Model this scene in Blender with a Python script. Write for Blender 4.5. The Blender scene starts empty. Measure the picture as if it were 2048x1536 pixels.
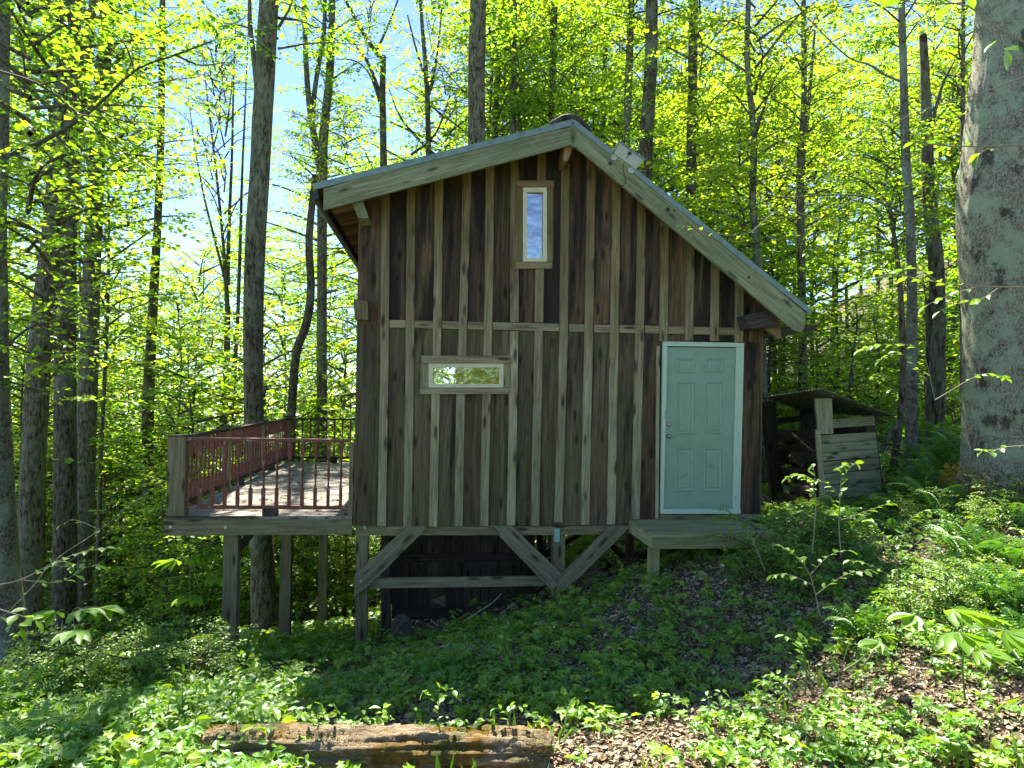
import bpy, math, random
import numpy as np
from mathutils import Vector, Matrix
random.seed(11); RG = np.random.default_rng(11)
SC = bpy.context.scene
COL = SC.collection
# ------------------------------------------------------------------ camera
FL, CX, CY = 1365.0, 1024.0, 768.0
ZC = 2.6
PITCH, ROLL = math.radians(0.84), math.radians(0.9)
_F = Vector((0, math.cos(PITCH), math.sin(PITCH)))
_U0 = Vector((0, -math.sin(PITCH), math.cos(PITCH))); _R0 = Vector((1, 0, 0))
_R = math.cos(ROLL)*_R0 + math.sin(ROLL)*_U0
_U = -math.sin(ROLL)*_R0 + math.cos(ROLL)*_U0
EYE = Vector((0, 0, ZC))
cd = bpy.data.cameras.new('camera'); cam = bpy.data.objects.new('camera', cd); COL.objects.link(cam)
cd.sensor_width = 36.0; cd.lens = FL/2048*36.0; cd.clip_start = 0.05; cd.clip_end = 3000
cam.matrix_world = Matrix(((_R.x, _U.x, -_F.x, EYE.x), (_R.y, _U.y, -_F.y, EYE.y), (_R.z, _U.z, -_F.z, EYE.z), (0, 0, 0, 1)))
SC.camera = cam
# ------------------------------------------------------------------ light
SUNV = Vector((-0.14, 0.60, 1.0)).normalized()
sel = math.asin(SUNV.z); saz = math.atan2(SUNV.x, SUNV.y)
w = bpy.data.worlds.new("World"); SC.world = w; w.use_nodes = True
nt = w.node_tree
sky = nt.nodes.new('ShaderNodeTexSky'); sky.sky_type = 'NISHITA'; sky.sun_disc = False
sky.sun_elevation = sel; sky.sun_rotation = saz; sky.altitude = 1500; sky.air_density = 0.6; sky.dust_density = 0.1; sky.ozone_density = 2.5
nt.links.new(sky.outputs[0], nt.nodes['Background'].inputs[0]); nt.nodes['Background'].inputs[1].default_value = 0.080
sl = bpy.data.lights.new('sun', 'SUN'); sl.energy = 3.5; sl.angle = math.radians(0.55); sl.color = (1.0, 0.93, 0.78)
so = bpy.data.objects.new('sun', sl); COL.objects.link(so); so.rotation_euler = SUNV.to_track_quat('Z', 'Y').to_euler(); so.location = (0, 0, 40)
SC.view_settings.view_transform = 'Standard'; SC.view_settings.look = 'None'
SC.view_settings.exposure = 2.62; SC.view_settings.gamma = 1.0
SC.view_settings.use_curve_mapping = False
# ------------------------------------------------------------------ pixel -> world helpers (photo pixels, 2048 x 1536)
def ray(px, py):
    px = float(px); py = float(py)
    return _F + ((px-CX)/FL)*_R - ((py-CY)/FL)*_U
def at(px, py, Y):
    d = ray(px, py); return EYE + d*(float(Y)/d.y)
def pxw(n, Y):            # n photo pixels at depth Y -> metres
    return n*Y/FL
# cabin frame
TH = math.atan(0.112); D0 = 8.38; ZB = ZC-3.3
E1 = Vector((math.cos(TH), math.sin(TH), 0)); E2 = Vector((-math.sin(TH), math.cos(TH), 0))
O3 = Vector((0, D0, ZB))
def W(px, py, t=0.0):
    d = ray(px, py); k = (t + (O3-EYE).dot(E2))/d.dot(E2)
    p = EYE + d*k - O3
    return (p.dot(E1), p.z)
def c2w(s, t, z): return O3 + E1*s + E2*t + Vector((0, 0, z))
def w2c(p): q = Vector(p)-O3; return Vector((q.dot(E1), q.dot(E2), q.z))
# ------------------------------------------------------------------ object helpers
def tag(o, label=None, cat=None, group=None, kind=None):
    if label: o['label'] = label
    if cat: o['category'] = cat
    if group: o['group'] = group
    if kind: o['kind'] = kind
    return o
def empty(name, loc=(0, 0, 0), rz=0, **k):
    o = bpy.data.objects.new(name, None); COL.objects.link(o); o.location = loc; o.rotation_euler = (0, 0, rz)
    o.empty_display_size = 0.1
    return tag(o, **k)
def link(name, me, parent=None, mats=None, mw=None):
    o = bpy.data.objects.new(name, me); COL.objects.link(o)
    if mats is not None and len(me.materials) == 0:
        for m in (mats if isinstance(mats, (list, tuple)) else [mats]): me.materials.append(m)
    if parent: o.parent = parent
    if mw is not None: o.matrix_basis = mw
    return o
def npmesh(name, V, Fc, mi=None, rnd=None, smooth=False):
    """V (n,3); Fc (m,3) triangles or (m,4) quads"""
    V = np.asarray(V, dtype=np.float32); Fc = np.asarray(Fc, dtype=np.int32); k = Fc.shape[1]
    me = bpy.data.meshes.new(name)
    me.vertices.add(len(V)); me.vertices.foreach_set('co', V.ravel())
    me.loops.add(Fc.size); me.loops.foreach_set('vertex_index', Fc.ravel())
    me.polygons.add(len(Fc)); me.polygons.foreach_set('loop_start', np.arange(0, Fc.size, k, dtype=np.int32))
    me.polygons.foreach_set('loop_total', np.full(len(Fc), k, dtype=np.int32))
    if mi is not None: me.polygons.foreach_set('material_index', np.asarray(mi, dtype=np.int32))
    me.polygons.foreach_set('use_smooth', np.full(len(Fc), bool(smooth)))
    if rnd is not None:
        a = me.attributes.new('rnd', 'FLOAT', 'POINT'); a.data.foreach_set('value', np.asarray(rnd, dtype=np.float32))
    me.update(calc_edges=True); me.validate()
    return me
class Geo:
    """collects triangles with material index and per-vertex random value"""
    def __init__(s): s.V = []; s.F = []; s.M = []; s.R = []; s.n = 0
    def add(s, V, F, m=0, r=0.5):
        V = np.asarray(V, float).reshape(-1, 3); F = np.asarray(F, int).reshape(-1, 3)
        s.V.append(V); s.F.append(F+s.n); s.M.append(np.full(len(F), m))
        s.R.append(np.broadcast_to(np.asarray(r, float), (len(V),)) if np.ndim(r) == 0 else np.asarray(r, float)); s.n += len(V)
    def mesh(s, name, smooth=False):
        return npmesh(name, np.concatenate(s.V), np.concatenate(s.F), np.concatenate(s.M), np.concatenate(s.R), smooth)
def tube(g, pts, rad, n=6, m=0, r=0.5, cap=False, wob=0.0):
    P = np.array([tuple(p) for p in pts], float); rad = np.broadcast_to(np.asarray(rad, float), (len(P),))
    T = np.gradient(P, axis=0); T /= np.linalg.norm(T, axis=1)[:, None]+1e-9
    a = np.cross(T, [0.13, 0.97, 0.2]); a /= np.linalg.norm(a, axis=1)[:, None]+1e-9; b = np.cross(T, a)
    th = np.linspace(0, 2*np.pi, n, endpoint=False)
    rr = rad[:, None]*np.ones((1, n))
    if wob: rr = rr*(1+wob*RG.normal(size=rr.shape))
    V = P[:, None, :]+rr[:, :, None]*(np.cos(th)[None, :, None]*a[:, None, :]+np.sin(th)[None, :, None]*b[:, None, :])
    F = []
    for i in range(len(P)-1):
        for j in range(n):
            k = (j+1) % n; A, B, C_, D = i*n+j, i*n+k, (i+1)*n+k, (i+1)*n+j
            F += [(A, B, C_), (A, C_, D)]
    V = V.reshape(-1, 3)
    if cap:
        V = np.vstack([V, P[0], P[-1]]); c0 = len(V)-2
        for j in range(n):
            k = (j+1) % n; F += [(c0, k, j), (c0+1, (len(P)-1)*n+j, (len(P)-1)*n+k)]
    g.add(V, F, m, r)
def spline(pts, n):
    P = np.array([tuple(p) for p in pts], float); 
    if len(P) < 3:
        t = np.linspace(0, 1, n)[:, None]; return P[0]*(1-t)+P[-1]*t
    Q = np.vstack([2*P[0]-P[1], P, 2*P[-1]-P[-2]]); out = []
    for u in np.linspace(0, len(P)-1-1e-6, n):
        i = int(u); f = u-i; a, b, c, d = Q[i], Q[i+1], Q[i+2], Q[i+3]
        out.append(0.5*((2*b)+(c-a)*f+(2*a-5*b+4*c-d)*f*f+(3*b-a-3*c+d)*f**3))
    return np.array(out)
# leaf templates: (along, across, lift) and triangles
TPL = {
 'quad': ([(0, 0, 0), (.5, .5, .12), (1, 0, -.06), (.5, -.5, .12)], [(0, 1, 2), (0, 2, 3)]),
 'oval': ([(0, 0, 0), (.22, .33, .05), (.6, .42, .09), (1, 0, -.10), (.6, -.42, .09), (.22, -.33, .05), (.45, 0, 0)],
          [(0, 1, 6), (1, 2, 6), (2, 3, 6), (3, 4, 6), (4, 5, 6), (5, 0, 6)]),
 'lobe': ([(0, 0, 0), (.10, .42, .06), (.42, .22, .03), (.55, .55, .07), (.68, .2, .02), (1, 0, -.08), (.68, -.2, .02), (.55, -.55, .07), (.42, -.22, .03), (.10, -.42, .06), (.4, 0, -.02)],
          [(i, (i+1) % 10, 10) for i in range(10)]),
}
def leaves(g, P, D, N, L, Wd, shape='quad', m=0, r=None):
    P = np.asarray(P, float); n = len(P)
    if n == 0: return
    D = D/(np.linalg.norm(D, axis=1)[:, None]+1e-9); S = np.cross(D, N); S /= np.linalg.norm(S, axis=1)[:, None]+1e-9
    N2 = np.cross(S, D)
    tp, tf = TPL[shape]; tp = np.array(tp); tf = np.array(tf); k = len(tp)
    L = np.broadcast_to(L, (n,)); Wd = np.broadcast_to(Wd, (n,))
    V = P[:, None, :]+tp[None, :, 0, None]*L[:, None, None]*D[:, None, :]+tp[None, :, 1, None]*Wd[:, None, None]*S[:, None, :]+tp[None, :, 2, None]*L[:, None, None]*N2[:, None, :]
    F = (tf[None]+(np.arange(n)*k)[:, None, None]).reshape(-1, 3)
    if r is None: r = RG.random(n)
    g.add(V.reshape(-1, 3), F, m, np.repeat(r, k))
# ------------------------------------------------------------------ terrain
CP = []
def cp(px, py, Y): p = at(px, py, Y); CP.append((p.x, p.y, p.z))
for a in [(0, 1536, 4.4), (500, 1536, 4.2), (1024, 1536, 4.05), (1500, 1536, 3.95), (2048, 1536, 3.6), (2048, 1350, 4.6), (2048, 1180, 6.0),
          (760, 1512, 4.35), (1024, 1440, 5.0), (560, 1430, 5.4), (200, 1440, 6.0), (0, 1400, 6.9),
          (720, 1325, 8.1), (458, 1328, 7.9), (570, 1318, 10.4), (643, 1272, 14.3), (1115, 1195, 8.5), (1310, 1160, 7.8), (1400, 1300, 6.2), (1600, 1250, 6.3),
          (1800, 1120, 7.3), (1560, 1085, 8.7), (1620, 1100, 7.5), (1500, 1120, 7.55), (1650, 1040, 9.3), (1760, 1000, 9.6), (1985, 1000, 8.6), (1860, 960, 10.2), (2200, 900, 9.0),
          (900, 1265, 8.6), (1150, 1150, 12.5), (1230, 1130, 15.5), (1500, 985, 15.0), (900, 1200, 15.5),
          (160, 1290, 18), (308, 1235, 21), (60, 1370, 13.5), (530, 1268, 13.4), (20, 1390, 10.5), (-300, 1400, 13), (0, 1180, 30), (400, 1130, 32), (800, 1090, 30),
          (0, 1010, 60), (500, 1000, 60), (1000, 955, 60), (1000, 1050, 30), (1300, 960, 28), (1550, 850, 34),
          (1700, 845, 16.5), (1880, 850, 17), (1800, 705, 27), (1650, 740, 30), (2048, 640, 30), (1800, 640, 38), (1750, 565, 60), (2300, 470, 60), (1400, 800, 60)]: cp(*a)
CP += [(-8, 0, ZC-2.9), (0, 0, ZC-2.15), (7, 0, ZC-1.2), (0, -10, ZC-2.0), (-10, -10, ZC-3.2), (10, -8, ZC-0.8), (-40, -10, ZC-9), (40, -10, ZC+7), (-60, 30, ZC-15), (55, 30, ZC+16),
       (-90, 100, ZC-20), (0, 110, ZC-11), (90, 110, ZC+22)]
CPa = np.array(CP)
def _phi(r2): return 0.5*r2*np.log(r2+1e-9)
def _solve():
    n = len(CPa); X = CPa[:, :2]; d2 = ((X[:, None]-X[None])**2).sum(-1)
    A = np.zeros((n+3, n+3)); A[:n, :n] = _phi(d2)+np.eye(n)*2.0; A[:n, n] = 1; A[:n, n+1:] = X; A[n, :n] = 1; A[n+1:, :n] = X.T
    return np.linalg.solve(A, np.concatenate([CPa[:, 2], [0, 0, 0]]))
_w = _solve()
def Hn(x, y):
    x = np.asarray(x, float); y = np.asarray(y, float); sh = x.shape; x = x.ravel(); y = y.ravel()
    d2 = (x[:, None]-CPa[None, :, 0])**2+(y[:, None]-CPa[None, :, 1])**2
    z = _phi(d2)@_w[:-3]+_w[-3]+_w[-2]*x+_w[-1]*y
    z = z+0.025*np.sin(2.1*x+1.3*y)+0.03*np.sin(1.3*x-1.9*y+1)+0.015*np.sin(5.1*x+.4)*np.sin(4.3*y)
    return z.reshape(sh)
def H(x, y): return float(Hn(np.array([x]), np.array([y]))[0])
def ghit(px, py, y0=3.0, y1=80):
    d = ray(px, py); ys = np.concatenate([np.linspace(y0, 20, 300), np.linspace(20, y1, 300)]); k = ys/float(d.y)
    z = EYE.z+d.z*k; x = d.x*k; h = Hn(x, ys); i = np.argmax(z < h)
    return Vector((x[i], ys[i], h[i]))
# ------------------------------------------------------------------ materials
def newmat(name):
    m = bpy.data.materials.new(name); m.use_nodes = True; n = m.node_tree; n.nodes.clear()
    o = n.nodes.new('ShaderNodeOutputMaterial'); return m, n, o
def nd(n, t, **k):
    x = n.nodes.new(t)
    for a, b in k.items():
        if a in x.inputs: x.inputs[a].default_value = b
        else: setattr(x, a, b)
    return x
def ramp(n, src, stops, interp='LINEAR'):
    r = n.nodes.new('ShaderNodeValToRGB'); cr = r.color_ramp; cr.interpolation = interp
    while len(cr.elements) > 1: cr.elements.remove(cr.elements[0])
    cr.elements[0].position = stops[0][0]; cr.elements[0].color = (*stops[0][1], 1)
    for p, c in stops[1:]:
        e = cr.elements.new(p); e.color = (*c, 1)
    n.links.new(src, r.inputs[0]); return r.outputs[0]
def mixc(n, fac, a, b, mode='MIX'):
    x = n.nodes.new('ShaderNodeMix'); x.data_type = 'RGBA'; x.blend_type = mode
    for i, v in ((0, fac), (6, a), (7, b)):
        if isinstance(v, (int, float)): x.inputs[i].default_value = v
        elif isinstance(v, tuple): x.inputs[i].default_value = (*v, 1)
        else: n.links.new(v, x.inputs[i])
    return x.outputs[2]
def objcoord(n, scale, rand=True):
    tc = n.nodes.new('ShaderNodeTexCoord'); v = tc.outputs['Object']
    if rand:
        oi = n.nodes.new('ShaderNodeObjectInfo'); mu = nd(n, 'ShaderNodeMath', operation='MULTIPLY'); mu.inputs[1].default_value = 37.0
        n.links.new(oi.outputs['Random'], mu.inputs[0])
        ad = nd(n, 'ShaderNodeVectorMath', operation='ADD'); n.links.new(v, ad.inputs[0]); n.links.new(mu.outputs[0], ad.inputs[1]); v = ad.outputs[0]
    mp = n.nodes.new('ShaderNodeMapping'); mp.inputs['Scale'].default_value = scale; n.links.new(v, mp.inputs[0])
    return mp.outputs[0]
def noise(n, vec, scale, detail=4, rough=0.6, dist=0.0):
    x = nd(n, 'ShaderNodeTexNoise'); x.inputs['Scale'].default_value = scale; x.inputs['Detail'].default_value = detail
    x.inputs['Roughness'].default_value = rough; x.inputs['Distortion'].default_value = dist
    n.links.new(vec, x.inputs['Vector']); return x.outputs['Fac']
def wood(name, dark, mid, light, char=0.0, charcol=(.020, .016, .011), green=0.0, knots=True, rough=0.85, tint=None, vary=0.35, lichen=0.0, grade=None):
    m, n, o = newmat(name)
    g1 = noise(n, objcoord(n, (10, 10, .55)), 2.2, 6, .65, .6)
    g2 = noise(n, objcoord(n, (75, 75, 1.6)), 1.6, 5, .7)
    mx = nd(n, 'ShaderNodeMath', operation='ADD'); n.links.new(g1, mx.inputs[0]); n.links.new(g2, mx.inputs[1])
    c = ramp(n, mx.outputs[0], [(.72, dark), (.98, mid), (1.25, light)])
    # ramp input is limited to 0..1 so scale down first
    mx2 = nd(n, 'ShaderNodeMath', operation='MULTIPLY'); n.links.new(mx.outputs[0], mx2.inputs[0]); mx2.inputs[1].default_value = 0.5
    c = ramp(n, mx2.outputs[0], [(.36, dark), (.49, mid), (.63, light)])
    if grade:      # rain weathering: greyer lower down the wall
        ge = n.nodes.new('ShaderNodeNewGeometry'); sp = n.nodes.new('ShaderNodeSeparateXYZ'); n.links.new(ge.outputs['Position'], sp.inputs[0])
        wn = noise(n, objcoord(n, (3, 3, .8)), 1.5, 3)
        mr = nd(n, 'ShaderNodeMapRange'); mr.inputs[1].default_value = grade[0]; mr.inputs[2].default_value = grade[1]; n.links.new(sp.outputs[2], mr.inputs[0])
        am = nd(n, 'ShaderNodeMath', operation='MULTIPLY_ADD'); n.links.new(wn, am.inputs[0]); am.inputs[1].default_value = 1.3; am.inputs[2].default_value = -.65
        a2 = nd(n, 'ShaderNodeMath', operation='ADD', use_clamp=True); n.links.new(mr.outputs[0], a2.inputs[0]); n.links.new(am.outputs[0], a2.inputs[1])
        mul = nd(n, 'ShaderNodeMix'); 
        c2 = mixc(n, 1.0, c, grade[2], 'MULTIPLY'); c = mixc(n, a2.outputs[0], c, c2)
    if char > 0:
        s1 = noise(n, objcoord(n, (4.5, 4.5, .45)), 1.6, 4, .55, .4)
        oi = n.nodes.new('ShaderNodeObjectInfo')
        fr = nd(n, 'ShaderNodeMath', operation='MULTIPLY'); fr.inputs[1].default_value = 7.31; n.links.new(oi.outputs['Random'], fr.inputs[0])
        fr2 = nd(n, 'ShaderNodeMath', operation='FRACT'); n.links.new(fr.outputs[0], fr2.inputs[0])
        ad = nd(n, 'ShaderNodeMath', operation='MULTIPLY_ADD'); n.links.new(fr2.outputs[0], ad.inputs[0]); ad.inputs[1].default_value = .34*char; n.links.new(s1, ad.inputs[2])
        f = ramp(n, ad.outputs[0], [(.56, (0, 0, 0)), (.72, (1, 1, 1))])
        c = mixc(n, f, c, charcol)
    if knots:
        vo = nd(n, 'ShaderNodeTexVoronoi'); vo.inputs['Scale'].default_value = 1.0; n.links.new(objcoord(n, (9, 9, 2.4)), vo.inputs['Vector'])
        f = ramp(n, vo.outputs['Distance'], [(.12, (1, 1, 1)), (.27, (0, 0, 0))]); f2 = mixc(n, .85, (0, 0, 0), f)
        c = mixc(n, f2, c, tuple(x*.35 for x in dark))
    if green > 0:
        f = ramp(n, noise(n, objcoord(n, (2, 2, .7)), 2.0, 5), [(.45, (0, 0, 0)), (.75, (green, green, green))])
        c = mixc(n, f, c, (.10, .15, .055))
    if lichen > 0:
        f = ramp(n, noise(n, objcoord(n, (12, 12, 7)), 2.0, 6, .7), [(.56, (0, 0, 0)), (.64, (lichen,)*3)])
        c = mixc(n, f, c, (.26, .34, .22))
    oi = n.nodes.new('ShaderNodeObjectInfo')
    mr = nd(n, 'ShaderNodeMapRange'); mr.inputs[3].default_value = 1-vary; mr.inputs[4].default_value = 1+vary; n.links.new(oi.outputs['Random'], mr.inputs[0])
    hv = nd(n, 'ShaderNodeHueSaturation'); n.links.new(c, hv.inputs['Color']); n.links.new(mr.outputs[0], hv.inputs['Value']); c = hv.outputs[0]
    b = nd(n, 'ShaderNodeBsdfPrincipled'); b.inputs['Roughness'].default_value = rough; b.inputs['Specular IOR Level'].default_value = .25
    n.links.new(c, b.inputs['Base Color'])
    bp = nd(n, 'ShaderNodeBump'); bp.inputs['Strength'].default_value = .5; bp.inputs['Distance'].default_value = .006; n.links.new(g2, bp.inputs['Height']); n.links.new(bp.outputs[0], b.inputs['Normal'])
    n.links.new(b.outputs[0], o.inputs[0]); return m
def plain(name, col, rough=.6, metal=0.0, var=0.0, scale=20, col2=None, bump=0.0, thr=(.45, .65), stretch=(1, 1, 1)):
    m, n, o = newmat(name); b = nd(n, 'ShaderNodeBsdfPrincipled'); b.inputs['Roughness'].default_value = rough; b.inputs['Metallic'].default_value = metal
    b.inputs['Base Color'].default_value = (*col, 1)
    if col2:
        nf = noise(n, objcoord(n, stretch), scale, 6, .65); c = ramp(n, nf, [(thr[0], col), (thr[1], col2)]); n.links.new(c, b.inputs['Base Color'])
        if bump:
            bp = nd(n, 'ShaderNodeBump'); bp.inputs['Strength'].default_value = bump; bp.inputs['Distance'].default_value = .02; n.links.new(nf, bp.inputs['Height']); n.links.new(bp.outputs[0], b.inputs['Normal'])
    n.links.new(b.outputs[0], o.inputs[0]); return m
def leafmat(name, stops, trans=.5, gloss=.12, tscale=1.6, objvar=.25):
    m, n, o = newmat(name); at_ = nd(n, 'ShaderNodeAttribute', attribute_name='rnd')
    oi = n.nodes.new('ShaderNodeObjectInfo'); ma = nd(n, 'ShaderNodeMath', operation='MULTIPLY_ADD'); n.links.new(oi.outputs['Random'], ma.inputs[0]); ma.inputs[1].default_value = objvar
    ma2 = nd(n, 'ShaderNodeMath', operation='MULTIPLY'); n.links.new(at_.outputs['Fac'], ma2.inputs[0]); ma2.inputs[1].default_value = 1-objvar; n.links.new(ma2.outputs[0], ma.inputs[2])
    c = ramp(n, ma.outputs[0], stops)
    d = nd(n, 'ShaderNodeBsdfDiffuse'); n.links.new(c, d.inputs[0])
    t = nd(n, 'ShaderNodeBsdfTranslucent'); tc = mixc(n, 1.0, c, (tscale*1.16, tscale, tscale*.28), 'MULTIPLY'); n.links.new(tc, t.inputs[0])
    x = nd(n, 'ShaderNodeMixShader'); x.inputs[0].default_value = trans; n.links.new(d.outputs[0], x.inputs[1]); n.links.new(t.outputs[0], x.inputs[2])
    gl = nd(n, 'ShaderNodeBsdfGlossy'); gl.inputs['Roughness'].default_value = .42; gl.inputs[0].default_value = (.9, .95, 1, 1)
    lw = nd(n, 'ShaderNodeLayerWeight'); lw.inputs[0].default_value = .25
    gm = nd(n, 'ShaderNodeMath', operation='MULTIPLY_ADD', use_clamp=True); n.links.new(lw.outputs['Fresnel'], gm.inputs[0]); gm.inputs[1].default_value = gloss*2; gm.inputs[2].default_value = gloss*.35
    y = nd(n, 'ShaderNodeMixShader'); n.links.new(gm.outputs[0], y.inputs[0]); n.links.new(x.outputs[0], y.inputs[1]); n.links.new(gl.outputs[0], y.inputs[2])
    n.links.new(y.outputs[0], o.inputs[0]); return m
def barkmat(name, dark, light, lichen=(.2, .24, .17), la=.4, zs=.35, sc=6):
    m, n, o = newmat(name)
    g1 = noise(n, objcoord(n, (sc, sc, sc*zs)), 3, 8, .7, .3); g2 = noise(n, objcoord(n, (1.3, 1.3, .6)), 2.2, 5, .6)
    c = ramp(n, g1, [(.40, dark), (.58, light)])
    f = ramp(n, g2, [(.48, (0, 0, 0)), (.64, (la,)*3)]); c = mixc(n, f, c, lichen)
    b = nd(n, 'ShaderNodeBsdfPrincipled'); b.inputs['Roughness'].default_value = .95; b.inputs['Specular IOR Level'].default_value = .15; n.links.new(c, b.inputs['Base Color'])
    bp = nd(n, 'ShaderNodeBump'); bp.inputs['Strength'].default_value = .9; bp.inputs['Distance'].default_value = .03; n.links.new(g1, bp.inputs['Height']); n.links.new(bp.outputs[0], b.inputs['Normal'])
    n.links.new(b.outputs[0], o.inputs[0]); return m
GX = (.62, .66, .50)
M = {}
M['siding_up'] = wood('charred siding', (.024, .017, .010), (.078, .050, .027), (.17, .103, .052), char=1.0, vary=.35)
M['siding_lo'] = wood('weathered siding', (.036, .026, .014), (.092, .071, .036), (.165, .130, .070), char=.15, vary=.28, green=.2)
M['batten'] = wood('batten wood', (.075, .064, .036), (.27, .235, .13), (.42, .375, .225), char=.0, vary=.2, green=.3, grade=(ZC-.2, ZC+2.4, (.55, .42, .30)))
M['barge'] = wood('barge board wood', (.085, .085, .045), (.19, .20, .105), (.32, .34, .19), vary=.08, green=.55, lichen=.35)
M['timber'] = wood('frame timber', (.050, .042, .024), (.155, .128, .063), (.25, .215, .11), vary=.2, green=.15)
M['brace'] = wood('brace timber', (.060, .055, .036), (.175, .16, .09), (.28, .255, .15), vary=.12)
M['dark'] = wood('dark old timber', (.022, .018, .014), (.05, .04, .03), (.085, .07, .05), vary=.3)
M['rafter'] = wood('rafter wood', (.10, .055, .028), (.20, .12, .06), (.30, .19, .10), vary=.2, knots=False)
M['deck'] = wood('deck board wood', (.13, .115, .10), (.24, .215, .185), (.36, .33, .29), vary=.2, green=.1)
M['deckpost'] = wood('deck post wood', (.08, .064, .035), (.19, .158, .085), (.29, .245, .14), vary=.12, green=.3)
M['plat'] = wood('landing wood', (.11, .105, .045), (.24, .235, .105), (.34, .33, .16), vary=.12, green=.35, knots=False)
M['shedwood'] = wood('woodshed plank', (.08, .078, .04), (.235, .225, .125), (.36, .35, .21), vary=.2, green=.4, lichen=.5)
M['red'] = plain('chipped red paint', (.15, .040, .022), .6, col2=(.30, .22, .17), scale=16, thr=(.60, .66), stretch=(1, 1, .6))
M['door'] = plain('sage door paint', (.215, .33, .225), .45, col2=(.19, .30, .20), scale=6)
M['doorlow'] = plain('scuffed door paint', (.215, .33, .225), .5, col2=(.14, .19, .11), scale=7, thr=(.54, .8))
M['doorframe'] = plain('peeling frame paint', (.44, .56, .42), .5, col2=(.14, .12, .08), scale=9, thr=(.61, .66), stretch=(2, 2, .5))
M['cream'] = plain('cream window frame', (.60, .55, .34), .45, col2=(.52, .48, .30), scale=10)
M['metal'] = plain('roof flashing', (.17, .24, .20), .45, .1, col2=(.11, .16, .14), scale=8)
M['sheet'] = plain('corrugated steel', (.22, .24, .22), .5, .5, col2=(.10, .09, .075), scale=7)
M['brass'] = plain('tarnished lock metal', (.35, .33, .26), .3, .9)
M['zinc'] = plain('galvanised bolt', (.35, .45, .42), .4, .7)
M['plaque'] = plain('teal notice print', (.14, .36, .30), .5)
M['plaquetext'] = plain('pale notice print', (.55, .62, .5), .6)
M['beige'] = plain('panel back', (.42, .40, .30), .55, col2=(.36, .34, .26), scale=30, stretch=(1, 1, 12))
M['black'] = plain('black plastic', (.012, .012, .012), .45)
M['tarp'] = plain('black tarpaulin', (.010, .010, .011), .5, col2=(.02, .02, .02), scale=6, bump=.5)
M['int'] = plain('interior board', (.10, .075, .05), .8)
M['mossbark'] = None
def glassmat():
    m, n, o = newmat('window glass'); g = nd(n, 'ShaderNodeBsdfGlossy'); g.inputs['Roughness'].default_value = .01; g.inputs[0].default_value = (1, 1, 1, 1)
    nz = noise(n, objcoord(n, (3, 3, 3)), 1.5, 2); bp = nd(n, 'ShaderNodeBump'); bp.inputs['Strength'].default_value = .22; bp.inputs['Distance'].default_value = .05
    n.links.new(nz, bp.inputs['Height']); n.links.new(bp.outputs[0], g.inputs['Normal'])
    t = nd(n, 'ShaderNodeBsdfTransparent'); t.inputs[0].default_value = (.85, .9, .88, 1)
    x = nd(n, 'ShaderNodeMixShader'); x.inputs[0].default_value = .22; n.links.new(t.outputs[0], x.inputs[1]); n.links.new(g.outputs[0], x.inputs[2]); n.links.new(x.outputs[0], o.inputs[0]); return m
M['glass'] = glassmat()
LEAFA = [(0, (.055, .15, .014)), (.3, (.10, .24, .018)), (.65, (.17, .32, .024)), (1, (.33, .43, .045))]
LEAFY = [(0, (.09, .20, .015)), (.35, (.16, .31, .022)), (.7, (.26, .39, .035)), (1, (.42, .49, .10))]
M['leaf'] = leafmat('spring canopy leaf', LEAFA, .62, .06, 2.0)
M['leafy'] = leafmat('yellow green canopy leaf', LEAFY, .62, .06, 1.7)
M['herb'] = leafmat('ground herb leaf', [(0, (.06, .16, .030)), (.25, (.08, .21, .012)), (.5, (.12, .27, .012)), (.8, (.20, .35, .02)), (1, (.36, .46, .04))], .45, .10, 1.8, .05)
M['shrub'] = leafmat('shrub leaf', [(0, (.07, .17, .010)), (.5, (.13, .27, .016)), (1, (.28, .38, .035))], .52, .09, 1.8, .2)
M['bigleaf'] = leafmat('broad leaf', [(0, (.07, .18, .012)), (1, (.17, .32, .03))], .5, .07, 1.7, .5)
M['fern'] = leafmat('fern leaf', [(0, (.05, .17, .015)), (1, (.12, .28, .025))], .45, .10, 1.5, .5)
M['bark'] = barkmat('grey brown bark', (.035, .030, .018), (.19, .168, .108))
M['barkd'] = barkmat('dark bark', (.022, .018, .011), (.14, .12, .078))
M['barkl'] = barkmat('lichen grey bark', (.05, .048, .036), (.20, .19, .145), (.26, .31, .23), .75, .8, 9)
M['twig'] = plain('twig', (.06, .05, .035), .9)
M['twigp'] = plain('pale twig', (.22, .19, .14), .8)
M['litter'] = None
def littermat():
    m, n, o = newmat('dry leaf litter'); a = nd(n, 'ShaderNodeAttribute', attribute_name='rnd')
    c = ramp(n, a.outputs['Fac'], [(0, (.06, .036, .018)), (.3, (.18, .118, .064)), (.6, (.33, .245, .150)), (.85, (.48, .39, .27)), (1, (.62, .54, .43))])
    b = nd(n, 'ShaderNodeBsdfPrincipled'); b.inputs['Roughness'].default_value = .55; b.inputs['Specular IOR Level'].default_value = .35; n.links.new(c, b.inputs['Base Color'])
    n.links.new(b.outputs[0], o.inputs[0]); return m
M['litter'] = littermat()
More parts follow.
